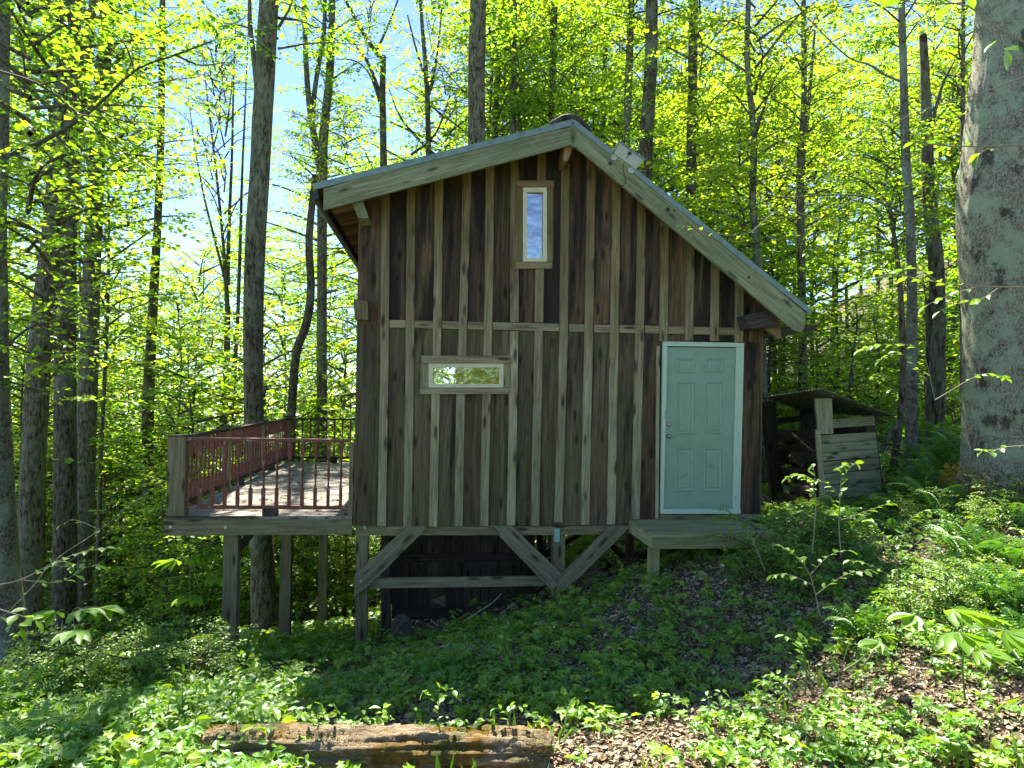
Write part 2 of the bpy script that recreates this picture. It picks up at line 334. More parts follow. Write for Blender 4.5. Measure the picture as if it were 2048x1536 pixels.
def groundmat():
    m, n, o = newmat('forest soil'); v = objcoord(n, (1, 1, 1), False)
    a = noise(n, v, 9, 10, .75); b_ = noise(n, v, .9, 5, .6)
    c = ramp(n, a, [(.35, (.035, .022, .014)), (.5, (.10, .068, .042)), (.66, (.22, .16, .11))])
    f = ramp(n, b_, [(.42, (0, 0, 0)), (.62, (.8, .8, .8))]); c = mixc(n, f, c, (.05, .09, .02))
    b = nd(n, 'ShaderNodeBsdfPrincipled'); b.inputs['Roughness'].default_value = .95; n.links.new(c, b.inputs['Base Color'])
    bp = nd(n, 'ShaderNodeBump'); bp.inputs['Strength'].default_value = .8; bp.inputs['Distance'].default_value = .05; n.links.new(a, bp.inputs['Height']); n.links.new(bp.outputs[0], b.inputs['Normal'])
    n.links.new(b.outputs[0], o.inputs[0]); return m
M['ground'] = groundmat()
def logmat():
    m, n, o = newmat('mossy rotten log'); v = objcoord(n, (1, 1, 1), False)
    a = noise(n, objcoord(n, (5, 26, 26), False), 3.0, 10, .75, .6); b_ = noise(n, v, 5, 8, .7); e = noise(n, v, 2.2, 3)
    c = ramp(n, a, [(.32, (.07, .048, .028)), (.46, (.30, .22, .13)), (.62, (.55, .45, .30))])
    f = ramp(n, b_, [(.47, (0, 0, 0)), (.57, (1, 1, 1))]); f2 = ramp(n, e, [(.42, (0, 0, 0)), (.56, (1, 1, 1))]); ff = mixc(n, 1.0, f, f2, 'MULTIPLY')
    c = mixc(n, ff, c, (.27, .15, .02))
    f3 = ramp(n, noise(n, v, 3.1, 6), [(.56, (0, 0, 0)), (.66, (.8, .8, .8))]); c = mixc(n, f3, c, (.09, .12, .02))
    b = nd(n, 'ShaderNodeBsdfPrincipled'); b.inputs['Roughness'].default_value = .95; n.links.new(c, b.inputs['Base Color'])
    bp = nd(n, 'ShaderNodeBump'); bp.inputs['Strength'].default_value = 1; bp.inputs['Distance'].default_value = .05; n.links.new(a, bp.inputs['Height']); n.links.new(bp.outputs[0], b.inputs['Normal'])
    n.links.new(b.outputs[0], o.inputs[0]); return m
M['log'] = logmat()
# ------------------------------------------------------------------ ground sheet
def build_ground():
    xs = np.sinh(np.linspace(-3.6, 3.6, 300))*7.7; ys = np.concatenate([np.linspace(-60, 2, 40), 2+np.sinh(np.linspace(0, 3.9, 260))[1:]*6.0])
    X, Y = np.meshgrid(xs, ys); Z = np.zeros_like(X)
    for i in range(len(ys)): Z[i] = Hn(X[i], Y[i])
    far = np.clip((np.hypot(X, Y)-95)/60, 0, 1); Z = Z*(1-far)+far*np.clip(Z, ZC-16, ZC+26)
    V = np.stack([X, Y, Z], -1).reshape(-1, 3); nx = len(xs); a = (np.arange(len(ys)-1)[:, None]*nx+np.arange(nx-1)[None]).ravel()
    F = np.stack([a, a+1, a+nx+1, a+nx], -1)
    o = link('ground', npmesh('ground', V, F, smooth=True), mats=M['ground']); tag(o, 'sloping forest floor of brown soil and leaf litter around the cabin', 'ground', kind='structure')
build_ground()
# ------------------------------------------------------------------ board builders (cabin frame coordinates)
def prism(name, poly, t0, t1, mat, parent, axis=None, label=None):
    """polygon in the wall plane (s,z), extruded from t0 to t1; local Z runs along the grain"""
    c = np.mean(poly, axis=0)
    if axis is None:
        best = 0
        for i in range(len(poly)):
            d = np.subtract(poly[(i+1) % len(poly)], poly[i]); l = np.hypot(*d)
            if l > best: best = l; axis = d/l
    axis = np.array(axis, float); axis /= np.hypot(*axis)
    if axis[1] < 0: axis = -axis
    Zx = Vector((axis[0], 0, axis[1])); Yx = Vector((0, 1, 0)); Xx = Yx.cross(Zx)
    loc = Vector((c[0], (t0+t1)/2, c[1])); h = (t1-t0)/2
    mw = Matrix.Translation(loc) @ Matrix((Xx, Yx, Zx)).transposed().to_4x4()
    L = []
    for t in (-h, h):
        for q in poly:
            v = Vector((q[0]-c[0], 0, q[1]-c[1])); L.append((v.dot(Xx), t, v.dot(Zx)))
    n = len(poly); F = [tuple(range(n)), tuple(range(2*n-1, n-1, -1))]+[(i, i+n, (i+1) % n+n, (i+1) % n) for i in range(n)]
    me = bpy.data.meshes.new(name); me.from_pydata(L, [], F); me.update()
    import bmesh
    bm = bmesh.new(); bm.from_mesh(me); bmesh.ops.recalc_face_normals(bm, faces=bm.faces); bm.to_mesh(me); bm.free()
    o = link(name, me, parent, mat, mw)
    if label: o['label'] = label
    return o
def pp(pts, t): return [W(x, y, t) for x, y in pts]
_box = {}
def beam(name, p0, p1, w_, h_, mat, parent=None, up=(0, 0, 1), label=None):
    """box beam between two points (parent space), local Z along it"""
    p0 = Vector(p0); p1 = Vector(p1); Zx = (p1-p0); l = Zx.length; Zx.normalize(); up = Vector(up)
    if abs(Zx.dot(up)) > .95: up = Vector((0, 1, 0))
    Xx = up.cross(Zx).normalized(); Yx = Zx.cross(Xx)
    a, b = w_/2, h_/2
    V = [(-a, -b, -l/2), (a, -b, -l/2), (a, b, -l/2), (-a, b, -l/2), (-a, -b, l/2), (a, -b, l/2), (a, b, l/2), (-a, b, l/2)]
    F = [(3, 2, 1, 0), (4, 5, 6, 7), (0, 1, 5, 4), (1, 2, 6, 5), (2, 3, 7, 6), (3, 0, 4, 7)]
    me = bpy.data.meshes.new(name); me.from_pydata(V, [], F); me.update()
    o = link(name, me, parent, mat, Matrix.Translation((p0+p1)/2) @ Matrix((Xx, Yx, Zx)).transposed().to_4x4())
    if label: o['label'] = label
    return o
def cyl(name, p0, p1, r, mat, parent, n=12, r2=None):
    g = Geo(); tube(g, [p0, p1], [r, r2 if r2 is not None else r], n, cap=True); return link(name, g.mesh(name, False), parent, mat)
# ================================================================== CABIN
cab = empty('cabin', O3, TH, label='two storey board and batten wooden cabin on stilts with a pale green door', cat='cabin')
TF = -0.42      # barge board plane
RID = W(1146, 243, TF); LEV = W(632, 371, TF); REV = W(1622, 624, TF)
def zroof(s):
    if s < RID[0]: return LEV[1]+(s-LEV[0])*(RID[1]-LEV[1])/(RID[0]-LEV[0])
    return RID[1]+(s-RID[0])*(REV[1]-RID[1])/(REV[0]-RID[0])
TBK = 6.35
BAT = [  # px,py control points down each batten
 ('A', [(771, 390), (770, 650), (763, 1052)]), ('B', [(822, 378), (820, 650), (815, 1053)]), ('C', [(878, 365), (875, 650), (871, 790), (866, 1053)]),
 ('D', [(934, 350), (926, 650), (921, 790), (917, 1053)]), ('E', [(980, 340), (977, 650), (973, 790), (968, 1052)]), ('F', [(1029, 325), (1029, 645), (1022, 1051)]),
 ('G', [(1084, 310), (1079, 540), (1078, 650), (1070, 1052)]), ('H', [(1131, 325), (1128, 650), (1117, 1045)]), ('I', [(1183, 320), (1178, 650), (1170, 1050)]),
 ('J', [(1233, 362), (1229, 650), (1222, 1049)]), ('K', [(1284, 400), (1280, 650), (1271, 1038)]), ('L', [(1330, 440), (1327, 682)]),
 ('M', [(1381, 490), (1378, 682)]), ('N', [(1431, 540), (1429, 682)]), ('O', [(1479, 575), (1478, 684)])]
def bx_at(pts, y):
    ys = [p[1] for p in pts]; xs = [p[0] for p in pts]
    if y <= ys[0]: return xs[0]+(xs[1]-xs[0])/(ys[1]-ys[0])*(y-ys[0])
    return float(np.interp(y, ys, xs))
def strip_poly(xf, w0, w1, y0, y1, t, top_roof=False, steps=2):
    """board strip whose edges are functions of y"""
    ys = np.linspace(y0, y1, steps); L = [W(xf(y)+w0, y, t) for y in ys]; R_ = [W(xf(y)+w1, y, t) for y in ys]
    if top_roof:
        def ext(a, b):
            s = a[0]; 
            for _ in range(3):
                z = zroof(s)-.075; s = a[0]+(a[0]-b[0])/(a[1]-b[1])*(z-a[1])
            return (s, zroof(s)-.075)
        L[0] = ext(L[0], L[1]); R_[0] = ext(R_[0], R_[1])
        if L[0][0] < RID[0]-.01 < RID[0]+.01 < R_[0][0]: return L[::-1]+[(RID[0], RID[1]-.075)]+R_
    return L[::-1]+R_
# battens
def bat(nm, y0, y1, roof=False, dx=0, tt=-.024, wd=8.3, curve=0):
    pts = dict(BAT)[nm]; st = 2 if not curve else 5
    f = lambda y: bx_at(pts, y)+dx+(curve*math.sin((y-y0)/(y1-y0)*6.3) if curve else 0)
    prism('batten', strip_poly(f, -wd, wd, y0, y1, tt, roof, 3), tt+random.uniform(-.003, .002), -.0005, M['batten'], cab, axis=(0.02, 1))
for nm in 'ABHIJK':
    bat(nm, 420 if nm != 'H' else 326, dict(BAT)[nm][-1][1], nm != 'H')
for nm in 'CDE':
    bat(nm, 420, 711, True); bat(nm, 788, dict(BAT)[nm][-1][1])
bat('F', 400, 644, True); bat('F', 662, 1051, dx=0)
bat('G', 345, 361, True); bat('G', 538, 644); bat('G', 645, 1052)
for nm in 'LMNO': bat(nm, 600, dict(BAT)[nm][-1][1], True, wd=8)
prism('batten', pp([(1313, 692), (1320, 692), (1317, 1038), (1311, 1038)], -.02), -.02, -.0005, M['batten'], cab)
# siding boards, lying behind and between the battens
edges_up = [(716, 716)]+[(bx_at(dict(BAT)[k], 420), bx_at(dict(BAT)[k], 648)) for k in 'ABCDEFGHIJKLMNO']+[(1521, 1521)]
def side(x0t, x0b, x1t, x1b, y0, y1, mat, roof, t=0.0, g=.6):
    ys = [y0, y1]
    L = [W(x0t+g, y0, 0), W(x0b+g, y1, 0)]; R_ = [W(x1t-g, y0, 0), W(x1b-g, y1, 0)]
    if roof:
        def ext(a, b):
            s = a[0]
            for _ in range(3):
                z = zroof(s)-.075; s = a[0]+(a[0]-b[0])/(a[1]-b[1])*(z-a[1])
            return (s, zroof(s)-.075)
        L[0] = ext(*L); R_[0] = ext(*R_)
        poly = [L[1], L[0]]+([(RID[0], RID[1]-.075)] if L[0][0] < RID[0] < R_[0][0] else [])+[R_[0], R_[1]]
    else: poly = [L[1], L[0], R_[0], R_[1]]
    j = random.uniform(0, .006)
    prism('siding_board', poly, t+j, t+.022, mat, cab, axis=(0.02, 1))
for i in range(len(edges_up)-1):
    (a, b), (c, d) = edges_up[i], edges_up[i+1]; up = M['siding_up']
    if i == 6:      # F-G, upper window cuts it
        side(a, b, 1048, 1048, 420, 648, up, True)
        side(1048, 1048, c, c, 350, 382, up, True); side(1048, 1048, c, d, 519, 648, up, False)
    elif i == 7:
        side(1093, 1093, c, d, 420, 648, up, True); side(a, a, 1093, 1093, 350, 382, up, True); side(a-.5, b, 1093, 1093, 519, 648, up, False)
    else: side(a, b, c, d, 500 if 2 < i < 10 else 600, 648 if i < 12 else 684, up, True)
lo = M['siding_lo']
E_ = {k: (bx_at(v, 650), bx_at(v, 1052)) for k, v in BAT}
seq = [('L0', (716, 712)), ('A', E_['A']), ('B', E_['B'])]
side(716, 711, E_['A'][0], E_['A'][1], 646, 1052, lo, False); side(*E_['A'], *E_['B'], 649, 1052, lo, False); side(E_['B'][0], E_['B'][1], 868, 864, 649, 1052, lo, False)
side(868, 868, E_['D'][0], E_['D'][0], 649, 735, lo, False); side(868, 864, 921, 917, 769, 1052, lo, False)
side(E_['D'][0], E_['D'][0], E_['E'][0], E_['E'][0], 649, 735, lo, False); side(921, 917, 973, 968, 769, 1052, lo, False)
side(E_['E'][0], E_['E'][0], 1002, 1002, 649, 735, lo, False); side(973, 968, 1001, 1000, 769, 1052, lo, False); side(1002, 998, E_['F'][0], E_['F'][1], 649, 1052, lo, False)
for a, b in zip('FGHIJ', 'GHIJK'): side(*E_[a], *E_[b], 649, 1051, lo, False)
side(*E_['K'], 1328, 1320, 649, 1039, M['siding_up'], False)
side(1484, 1478, 1521, 1516, 656, 1036, M['siding_up'], False)
# horizontal strip between the battens
def ylin(x): return 640+(x-785)*(655-640)/(1450-785)
xs_ = [E_[k][0] for k in 'ABCDE']+[1029-9]
segs = [(E_['A'][0]+9, E_['B'][0]-9), (E_['B'][0]+9, E_['C'][0]-9), (E_['C'][0]+9, E_['D'][0]-9), (E_['D'][0]+9, E_['E'][0]-9), (E_['E'][0]+9, 1118), (1138, 1169), (1188, 1220), (1239, 1271), (1290, 1318), (1336, 1369), (1387, 1420), (1438, 1470)]
for a, b in segs:
    prism('rail_strip', pp([(a, ylin(a)), (b, ylin(b)), (b, ylin(b)+15), (a, ylin(a)+15)], -.016), -.026 if b-a > 60 else -.018, -.0008, M['batten'], cab, axis=(1, 0))
# shell behind the siding: inner lining with the window openings, side and rear walls
sL, sR = W(716, 700)[0], W(1521, 700)[0]; zF = W(1000, 1052)[1]
def wallpoly_lr(s0, s1, z0, z1, t, nm='wall_lining', roofy=False, mat=None):
    if roofy:
        p = [(s0, z0), (s0, zroof(s0)-.09)]+([(RID[0], RID[1]-.09)] if s0 < RID[0] < s1 else [])+[(s1, zroof(s1)-.09), (s1, z0)]
    else: p = [(s0, z0), (s0, z1), (s1, z1), (s1, z0)]
    prism(nm, p, t, t+.03, mat or M['int'], cab, axis=(0, 1))
a0, z0w = W(868, 769); a1, z1w = W(1001, 735); b0, z2w = W(1054, 517); b1, z3w = W(1086, 384)
wallpoly_lr(sL, a0, zF, 0, .025, roofy=True); wallpoly_lr(a0, a1, zF, z0w, .025); wallpoly_lr(a0, a1, z1w, 0, .025, roofy=True)
wallpoly_lr(a1, b0, zF, 0, .025, roofy=True); wallpoly_lr(b0, b1, zF, z2w, .025); wallpoly_lr(b0, b1, z3w, 0, .025, roofy=True); wallpoly_lr(b1, sR, zF, 0, .025, roofy=True)
# rear wall with one window
r0, rz0 = W(862, 772, TBK-.05); r1, rz1 = W(912, 730, TBK-.05); r0 -= .02
r0, r1 = r0-.0, r1+.0; rz0 -= .15; rz1 += .15
wallpoly_lr(sL, r0, zF, 0, TBK-.05, 'rear_wall', True); wallpoly_lr(r0, r1, zF, rz0, TBK-.05, 'rear_wall'); wallpoly_lr(r0, r1, rz1, 0, TBK-.05, 'rear_wall', True); wallpoly_lr(r1, sR, zF, 0, TBK-.05, 'rear_wall', True)
# left wall boards (seen from the deck side) and right wall boards
n_ = 22; zl = zroof(sL)-.09; zr = zroof(sR)-.09
for i in range(n_):
    ta = .0+i*(TBK-.08)/n_; tb = ta+(TBK-.08)/n_-.006
    for s_, zt, sg in ((sL, zl, -1), (sR, zr, 1)):
        if sg == -1 and 0 <= i < 0: continue
        s2 = s_+sg*.006
        beam('side_board', (s2, (ta+tb)/2+.004, zF), (s2, (ta+tb)/2+.004, zt), .024, tb-ta, M['siding_lo'] if sg < 0 else M['siding_up'], cab, up=(0, 1, 0))
# floor plate
prism('floor', [(sL+.02, zF-.002), (sR-.02, zF-.002), (sR-.02, zF+.03), (sL+.02, zF+.03)], .06, TBK-.06, M['int'], cab, axis=(1, 0))
# roof: decking, rafters, metal sheet
def slope(name, a, b, off0, off1, t0, t1, mat):
    d = np.subtract(b, a); d = d/np.hypot(*d); nrm = np.array((-d[1], d[0])); nrm = nrm if nrm[1] > 0 else -nrm
    P = [tuple(np.add(a, nrm*off0)), tuple(np.add(b, nrm*off0)), tuple(np.add(b, nrm*off1)), tuple(np.add(a, nrm*off1))]
    return prism(name, P, t0, t1, mat, cab, axis=tuple(d))
TB2 = TBK+.3
slope('roof_sheet', LEV, RID, -.004, .012, TF-.02, TB2, M['metal']); slope('roof_sheet', RID, REV, -.004, .012, TF-.02, TB2, M['metal'])
slope('roof_deck', LEV, RID, -.03, -.006, TF+.045, TB2-.02, M['rafter']); slope('roof_deck', RID, (REV[0]-.05, REV[1]+.042), -.03, -.006, TF+.045, TB2-.02, M['rafter'])
slope('drip_edge', (LEV[0]-.03, LEV[1]-.008), RID, -.052, .018, TF-.032, TF-.021, M['metal']); slope('drip_edge', RID, REV, -.045, .018, TF-.032, TF-.021, M['metal'])
for i in range(12):       # rafters
    t = TF+.06+i*.6
    slope('rafter', (LEV[0]+.05, LEV[1]+.012), (sL+.02, zroof(sL+.02)), -.15, -.032, t, t+.045, M['rafter'])
    slope('rafter', (sR-.02, zroof(sR-.02)), (REV[0]-.12, REV[1]+.10), -.15, -.032, t, t+.045, M['rafter'])
beam('eave_board', (LEV[0]+.012, TF-.01, LEV[1]-.085), (LEV[0]+.012, TB2, LEV[1]-.085), .13, .022, M['dark'], cab, up=(1, 0, 0))
g = Geo()   # gutter stub end at the left eave
gp = at(630, 393, 7.7); q = w2c(gp); tube(g, [(q.x, TF-.02, q.z), (q.x, TB2, q.z+.02)], .045, 10, cap=True); link('gutter', g.mesh('gutter'), cab, M['black'])
# barge boards and king trim
prism('barge_board', pp([(648, 378), (1141, 243), (1141, 291), (647, 421)], TF), TF-.02, TF+.025, M['barge'], cab)
prism('barge_board', pp([(1152, 245), (1609, 625), (1609, 640), (1607, 656), (1600, 666), (1586, 660), (1151, 294)], TF), TF-.02, TF+.025, M['barge'], cab)
prism('king_trim', pp([(1141.4, 242), (1151.6, 243), (1150.6, 296), (1141.4, 293)], TF), TF-.028, TF+.02, M['barge'], cab, axis=(0, 1))
for (x, y, r_) in [(1220, 328, .028), (1334, 420, .026), (1348, 422, .014), (1496, 555, .02)]:
    s, z = W(x, y, TF); cyl('knot', (s, TF-.0225, z), (s, TF-.019, z), r_, M['dark'], cab, 14)
# ridge cap crumple
g = Geo(); s, z = W(1148, 238, TF); tube(g, spline([(s-.30, TF+.12, z-.07), (s-.12, TF+.1, z+.025), (s+.05, TF+.1, z+.035), (s+.24, TF+.14, z-.08)], 14), [.02, .035, .045, .05, .055, .055, .06, .055, .055, .05, .045, .04, .03, .02], 8, cap=True, wob=.08)
link('ridge_cap', g.mesh('ridge_cap'), cab, M['dark'])
# projecting beam ends
def lookout(pts, t0, t1, mat=M['timber'], nm='beam_end'): return prism(nm, pp(pts, t0), t0, t1, mat, cab)
lookout([(706, 398), (725, 401), (738, 436), (716, 436), (706, 410)], -.38, .0, M['barge'])
lookout([(1128, 293), (1146, 293), (1136, 322), (1127, 322)], -.36, -.03, M['rafter'])
lookout([(707, 598), (735, 602), (736, 640), (709, 638)], -.14, .0, M['timber'])
lookout([(1492, 630), (1552, 616), (1556, 655), (1500, 657)], -.30, -.001, M['dark'])
lookout([(1530, 656), (1555, 640), (1562, 645), (1562, 677), (1556, 677)], -.26, -.2, M['rafter'], 'knee_brace')
lookout([(1523, 664), (1545, 655), (1636, 650), (1630, 660), (1523, 677)], .25, .30, M['dark'], 'eave_shelf')
s, z = W(700, 440, .0); 
prism('corner_trim', pp([(1519, 650), (1526, 650), (1522, 1030), (1514, 1030)], .03), .03, .12, M['timber'], cab, axis=(0, 1))
# windows
def window(outer, cream, glass, lab):
    x0, y0, x1, y1 = outer; cx0, cy0, cx1, cy1 = cream; gx0, gy0, gx1, gy1 = glass
    w_ = prism('window', pp([(gx0, gy0), (gx1, gy0), (gx1, gy1), (gx0, gy1)], .012), .010, .014, M['glass'], cab, label=lab)
    # sub parts live under the pane object: convert coordinates by parenting with the inverse
    inv = w_.matrix_basis.inverted()
    def sub(nm, pts, t0, t1, m, ax):
        o = prism(nm, pp(pts, t0), t0, t1, m, None, axis=ax); o.parent = w_; o.matrix_basis = inv @ o.matrix_basis.copy(); return o
    f = M['cream']; k = 3
    sub('frame', [(cx0, cy0), (cx1, cy0), (cx1, gy0), (cx0, gy0)], -.034, .016, f, (1, 0)); sub('frame', [(cx0, gy1), (cx1, gy1), (cx1, cy1), (cx0, cy1)], -.034, .016, f, (1, 0))
    sub('frame', [(cx0, gy0), (gx0, gy0), (gx0, gy1), (cx0, gy1)], -.033, .016, f, (0, 1)); sub('frame', [(gx1, gy0), (cx1, gy0), (cx1, gy1), (gx1, gy1)], -.033, .016, f, (0, 1))
    c = M['batten']
    sub('casing', [(x0+3, y0), (x1, y0), (x1, cy0-.5), (x0+3, cy0-.5)], -.044, -.001, c, (1, 0)); sub('casing', [(x0, cy1+.5), (x1-3, cy1+.5), (x1-3, y1), (x0, y1)], -.046, -.001, c, (1, 0))
    sub('casing', [(x0+1, cy0), (cx0-.5, cy0), (cx0-.5, cy1), (x0+1, cy1)], -.028, -.001, c, (0, 1)); sub('casing', [(cx1+.5, cy0), (x1-1, cy0), (x1-1, cy1), (cx1+.5, cy1)], -.028, -.001, c, (0, 1))
window((840, 711, 1023, 788), (857, 727, 1007, 775), (866, 735, 999, 768), 'wide low window with cream frame in grey wood casing')
window((1031, 361, 1108, 537), (1046, 375, 1094, 523), (1054, 384, 1086, 516), 'tall narrow gable window with cream frame')
# paint line around the opening of the casings is left to the wood itself
# door
dr = prism('door', pp([(1335, 694), (1471, 696), (1464, 1017), (1327, 1017)], -.02), -.022, .018, M['door'], cab, axis=(0, 1))
dinv = dr.matrix_basis.inverted()
def dsub(nm, pts, t0, t1, m, ax=(0, 1)):
    o = prism(nm, pp(pts, -.02), t0, t1, m, None, axis=ax); o.parent = dr; o.matrix_basis = dinv @ o.matrix_basis; return o
def ring(nm, x0, y0, x1, y1, m):
    # raised moulding frustum: outer bevel ring, sunk groove and a raised field
    g = Geo(); T = [(0, -.0225), (1.6, -.0285), (3.4, -.0225), (5.2, -.0185), (8.0, -.0245)]
    V = []; 
    for ins, t in T:
        for (x, y) in ((x0+ins, y0+ins), (x1-ins, y0+ins), (x1-ins, y1-ins), (x0+ins, y1-ins)):
            s, z = W(x, y, -.02); V.append((s, t-.002, z))
    F = []
    for i in range(len(T)-1):
        for j in range(4):
            a, b = i*4+j, i*4+(j+1) % 4; F += [(a, b, b+4), (a, b+4, a+4)]
    F += [(16, 17, 18), (16, 18, 19)]; g.add(V, F)
    o = link(nm, g.mesh(nm), None, m); o.parent = dr; o.matrix_basis = dinv; return o
for (x0, x1, y0, y1, m) in [(1354.7, 1389.7, 717, 746, 'door'), (1411, 1446, 717, 746, 'door'), (1353, 1388.5, 764, 868, 'door'), (1409.5, 1444.5, 764, 868, 'door'), (1351.5, 1387, 895.6, 982.5, 'doorlow'), (1408, 1443, 895.6, 982.5, 'doorlow')]:
    ring('door_panel', x0, y0, x1, y1, M[m])
for y, r_, nm in ((849, .028, 'deadbolt'), (872.5, .026, 'door_knob')):
    s, z = W(1337, y, -.02); g = Geo(); 
    P = [(s, -.022, z), (s, -.032, z)]+([(s, -.055, z), (s, -.075, z)] if nm == 'door_knob' else [(s, -.04, z)])
    R_ = [r_, r_*.95]+([r_*.9, r_*.55] if nm == 'door_knob' else [r_*.5]); tube(g, P, R_, 14, cap=True)
    o = link(nm, g.mesh(nm, True), None, M['brass']); o.parent = dr; o.matrix_basis = dinv
df = M['doorframe']
prism('door_frame', pp([(1325.6, 683), (1487, 686), (1487, 694), (1325.6, 692)], -.03), -.045, -.001, df, cab, axis=(1, 0))
prism('door_frame', pp([(1325.4, 692.3), (1334.3, 692.5), (1326.5, 1017), (1320.5, 1026)], -.03), -.045, -.001, df, cab, axis=(0, 1))
prism('door_frame', pp([(1472, 694.4), (1487, 694.4), (1479, 1026), (1465, 1017)], -.03), -.045, -.001, df, cab, axis=(0, 1))
prism('door_stop', pp([(1475, 696), (1478, 696), (1471, 1016), (1468, 1016)], -.03), -.052, -.0452, df, cab, axis=(0, 1))
prism('threshold', pp([(1321, 1018), (1480, 1018), (1480, 1027), (1321, 1027)], -.05), -.07, -.024, df, cab, axis=(1, 0))
prism('lintel_board', pp([(1320, 1028), (1522, 1028), (1520, 1040), (1318, 1041)], 0), -.02, .02, M['timber'], cab, axis=(1, 0))
# sill beams, posts and braces under the cabin
prism('sill_beam', pp([(711, 1052.5), (1110, 1053), (1110, 1070), (711, 1071)], 0), -.003, .11, M['timber'], cab); prism('sill_beam', pp([(1110.5, 1053), (1300, 1050), (1300, 1067), (1110.5, 1070)], 0), -.002, .11, M['timber'], cab)
def gz(s, t):
    p = c2w(s, t, 0); return H(p.x, p.y)-ZB
def post(px0, px1, y0, t, mat=M['timber'], dep=.14, base_dx=0):
    a = W(px0, y0, t); b = W(px1, y0, t); c = W((px0+px1)/2+base_dx, 1300, t); zz = gz(c[0], t)-.12; wd = b[0]-a[0]; sc = (a[0]+b[0])/2
    sb = sc+(c[0]-sc)*(zz-a[1])/(c[1]-a[1]) if abs(c[1]-a[1]) > .01 else sc
    prism('post', [(sc-wd/2, a[1]), (sc+wd/2, b[1]), (sb+wd/2, zz), (sb-wd/2, zz)], t, t+dep, mat, cab, axis=(0, 1))
post(712, 735.5, 1071, .01, base_dx=-2); post(1106, 1130, 1070.5, .01, base_dx=-1); post(762, 780, 1071, .75, M['dark'])
post(1254, 1268, 1068, 4.6, M['rafter'], .12); post(1075, 1086, 1068, 4.6, M['dark'], .12); post(1098, 1105, 1068, 5.6, M['timber'])
prism('brace', pp([(815, 1052), (857, 1052), (738, 1171), (709, 1192), (709, 1150)], -.03), -.045, -.004, M['brace'], cab, axis=(1, .9))
prism('brace', pp([(978, 1051), (1024, 1052), (1122, 1146), (1116, 1168), (1104, 1181)], -.03), -.045, -.005, M['brace'], cab, axis=(-1, .95))
prism('brace', pp([(1220, 1051), (1262, 1051), (1133, 1178), (1112, 1183), (1120, 1150)], -.06), -.086, -.0455, M['brace'], cab, axis=(1, 1))
prism('brace', pp([(1192, 1070), (1206, 1070), (1256, 1112), (1254, 1128)], 4.6), 4.59, 4.63, M['dark'], cab); prism('brace', pp([(1150, 1070), (1165, 1070), (1088, 1118), (1086, 1104)], 4.6), 4.59, 4.63, M['dark'], cab)
prism('cross_beam', pp([(740, 1156), (1082, 1152), (1090, 1171), (740, 1176)], .05), .03, .07, M['brace'], cab)
for x, y in ((730, 1054.5), (722, 1161)):
    s, z = W(x, y, -.03); cyl('bolt', (s, -.052, z), (s, -.003, z), .017, M['zinc'], cab, 10)
# closed crawl space of dark planks below the floor
TE = .95
xs2 = np.linspace(783, 1068, 9)
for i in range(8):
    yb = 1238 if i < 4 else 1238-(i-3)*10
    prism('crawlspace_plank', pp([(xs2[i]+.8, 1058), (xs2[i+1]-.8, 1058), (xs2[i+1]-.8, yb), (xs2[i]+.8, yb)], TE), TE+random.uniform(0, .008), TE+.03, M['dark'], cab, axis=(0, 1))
prism('crawlspace_backing', pp([(786, 1060), (1066, 1060), (1066, 1200), (925, 1228), (786, 1234)], TE+.04), TE+.035, TE+.05, M['dark'], cab, axis=(0, 1))  # backing added to stop light showing through the plank gaps
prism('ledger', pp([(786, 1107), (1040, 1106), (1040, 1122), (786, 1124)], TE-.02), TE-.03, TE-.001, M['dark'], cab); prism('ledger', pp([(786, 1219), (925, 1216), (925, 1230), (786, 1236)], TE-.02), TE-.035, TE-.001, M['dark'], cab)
prism('strap_hinge', pp([(857, 1201), (887, 1191), (891, 1191), (891, 1212), (887, 1212)], TE-.03), TE-.036, TE-.032, M['timber'], cab)
for sx in (W(783, 1100, TE)[0], W(1068, 1100, TE)[0]):
    beam('crawlspace_side', (sx, TE+.03, zF-.6), (sx, TBK-1.5, zF-.6), .03, 1.25, M['dark'], cab)
# floor joists underneath
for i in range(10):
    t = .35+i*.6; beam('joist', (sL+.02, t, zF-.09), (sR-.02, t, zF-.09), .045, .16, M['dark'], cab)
# ================================================================== notice plaque
a = W(1111, 1059, -.1); b = W(1122, 1087, -.1)
pq = empty('notice_plaque', c2w((a[0]+b[0])/2, -.012, b[1]), TH, label='small teal printed notice nailed to the centre post under the cabin', cat='sign')
hw, hh = (b[0]-a[0])/2, (a[1]-b[1])
beam('plate', (0, 0, 0), (0, 0, hh), hw*2, .004, M['plaque'], pq, up=(0, 1, 0))
for i in range(7):
    zz = hh*(.1+.125*i); x_ = -hw*.8
    while x_ < hw*.7:
        l_ = random.uniform(.006, .014); beam('print_mark', (x_, -.0035, zz), (min(x_+l_, hw*.82), -.0035, zz), .007, .001, M['plaquetext'], pq, up=(0, 1, 0)); x_ += l_+.006
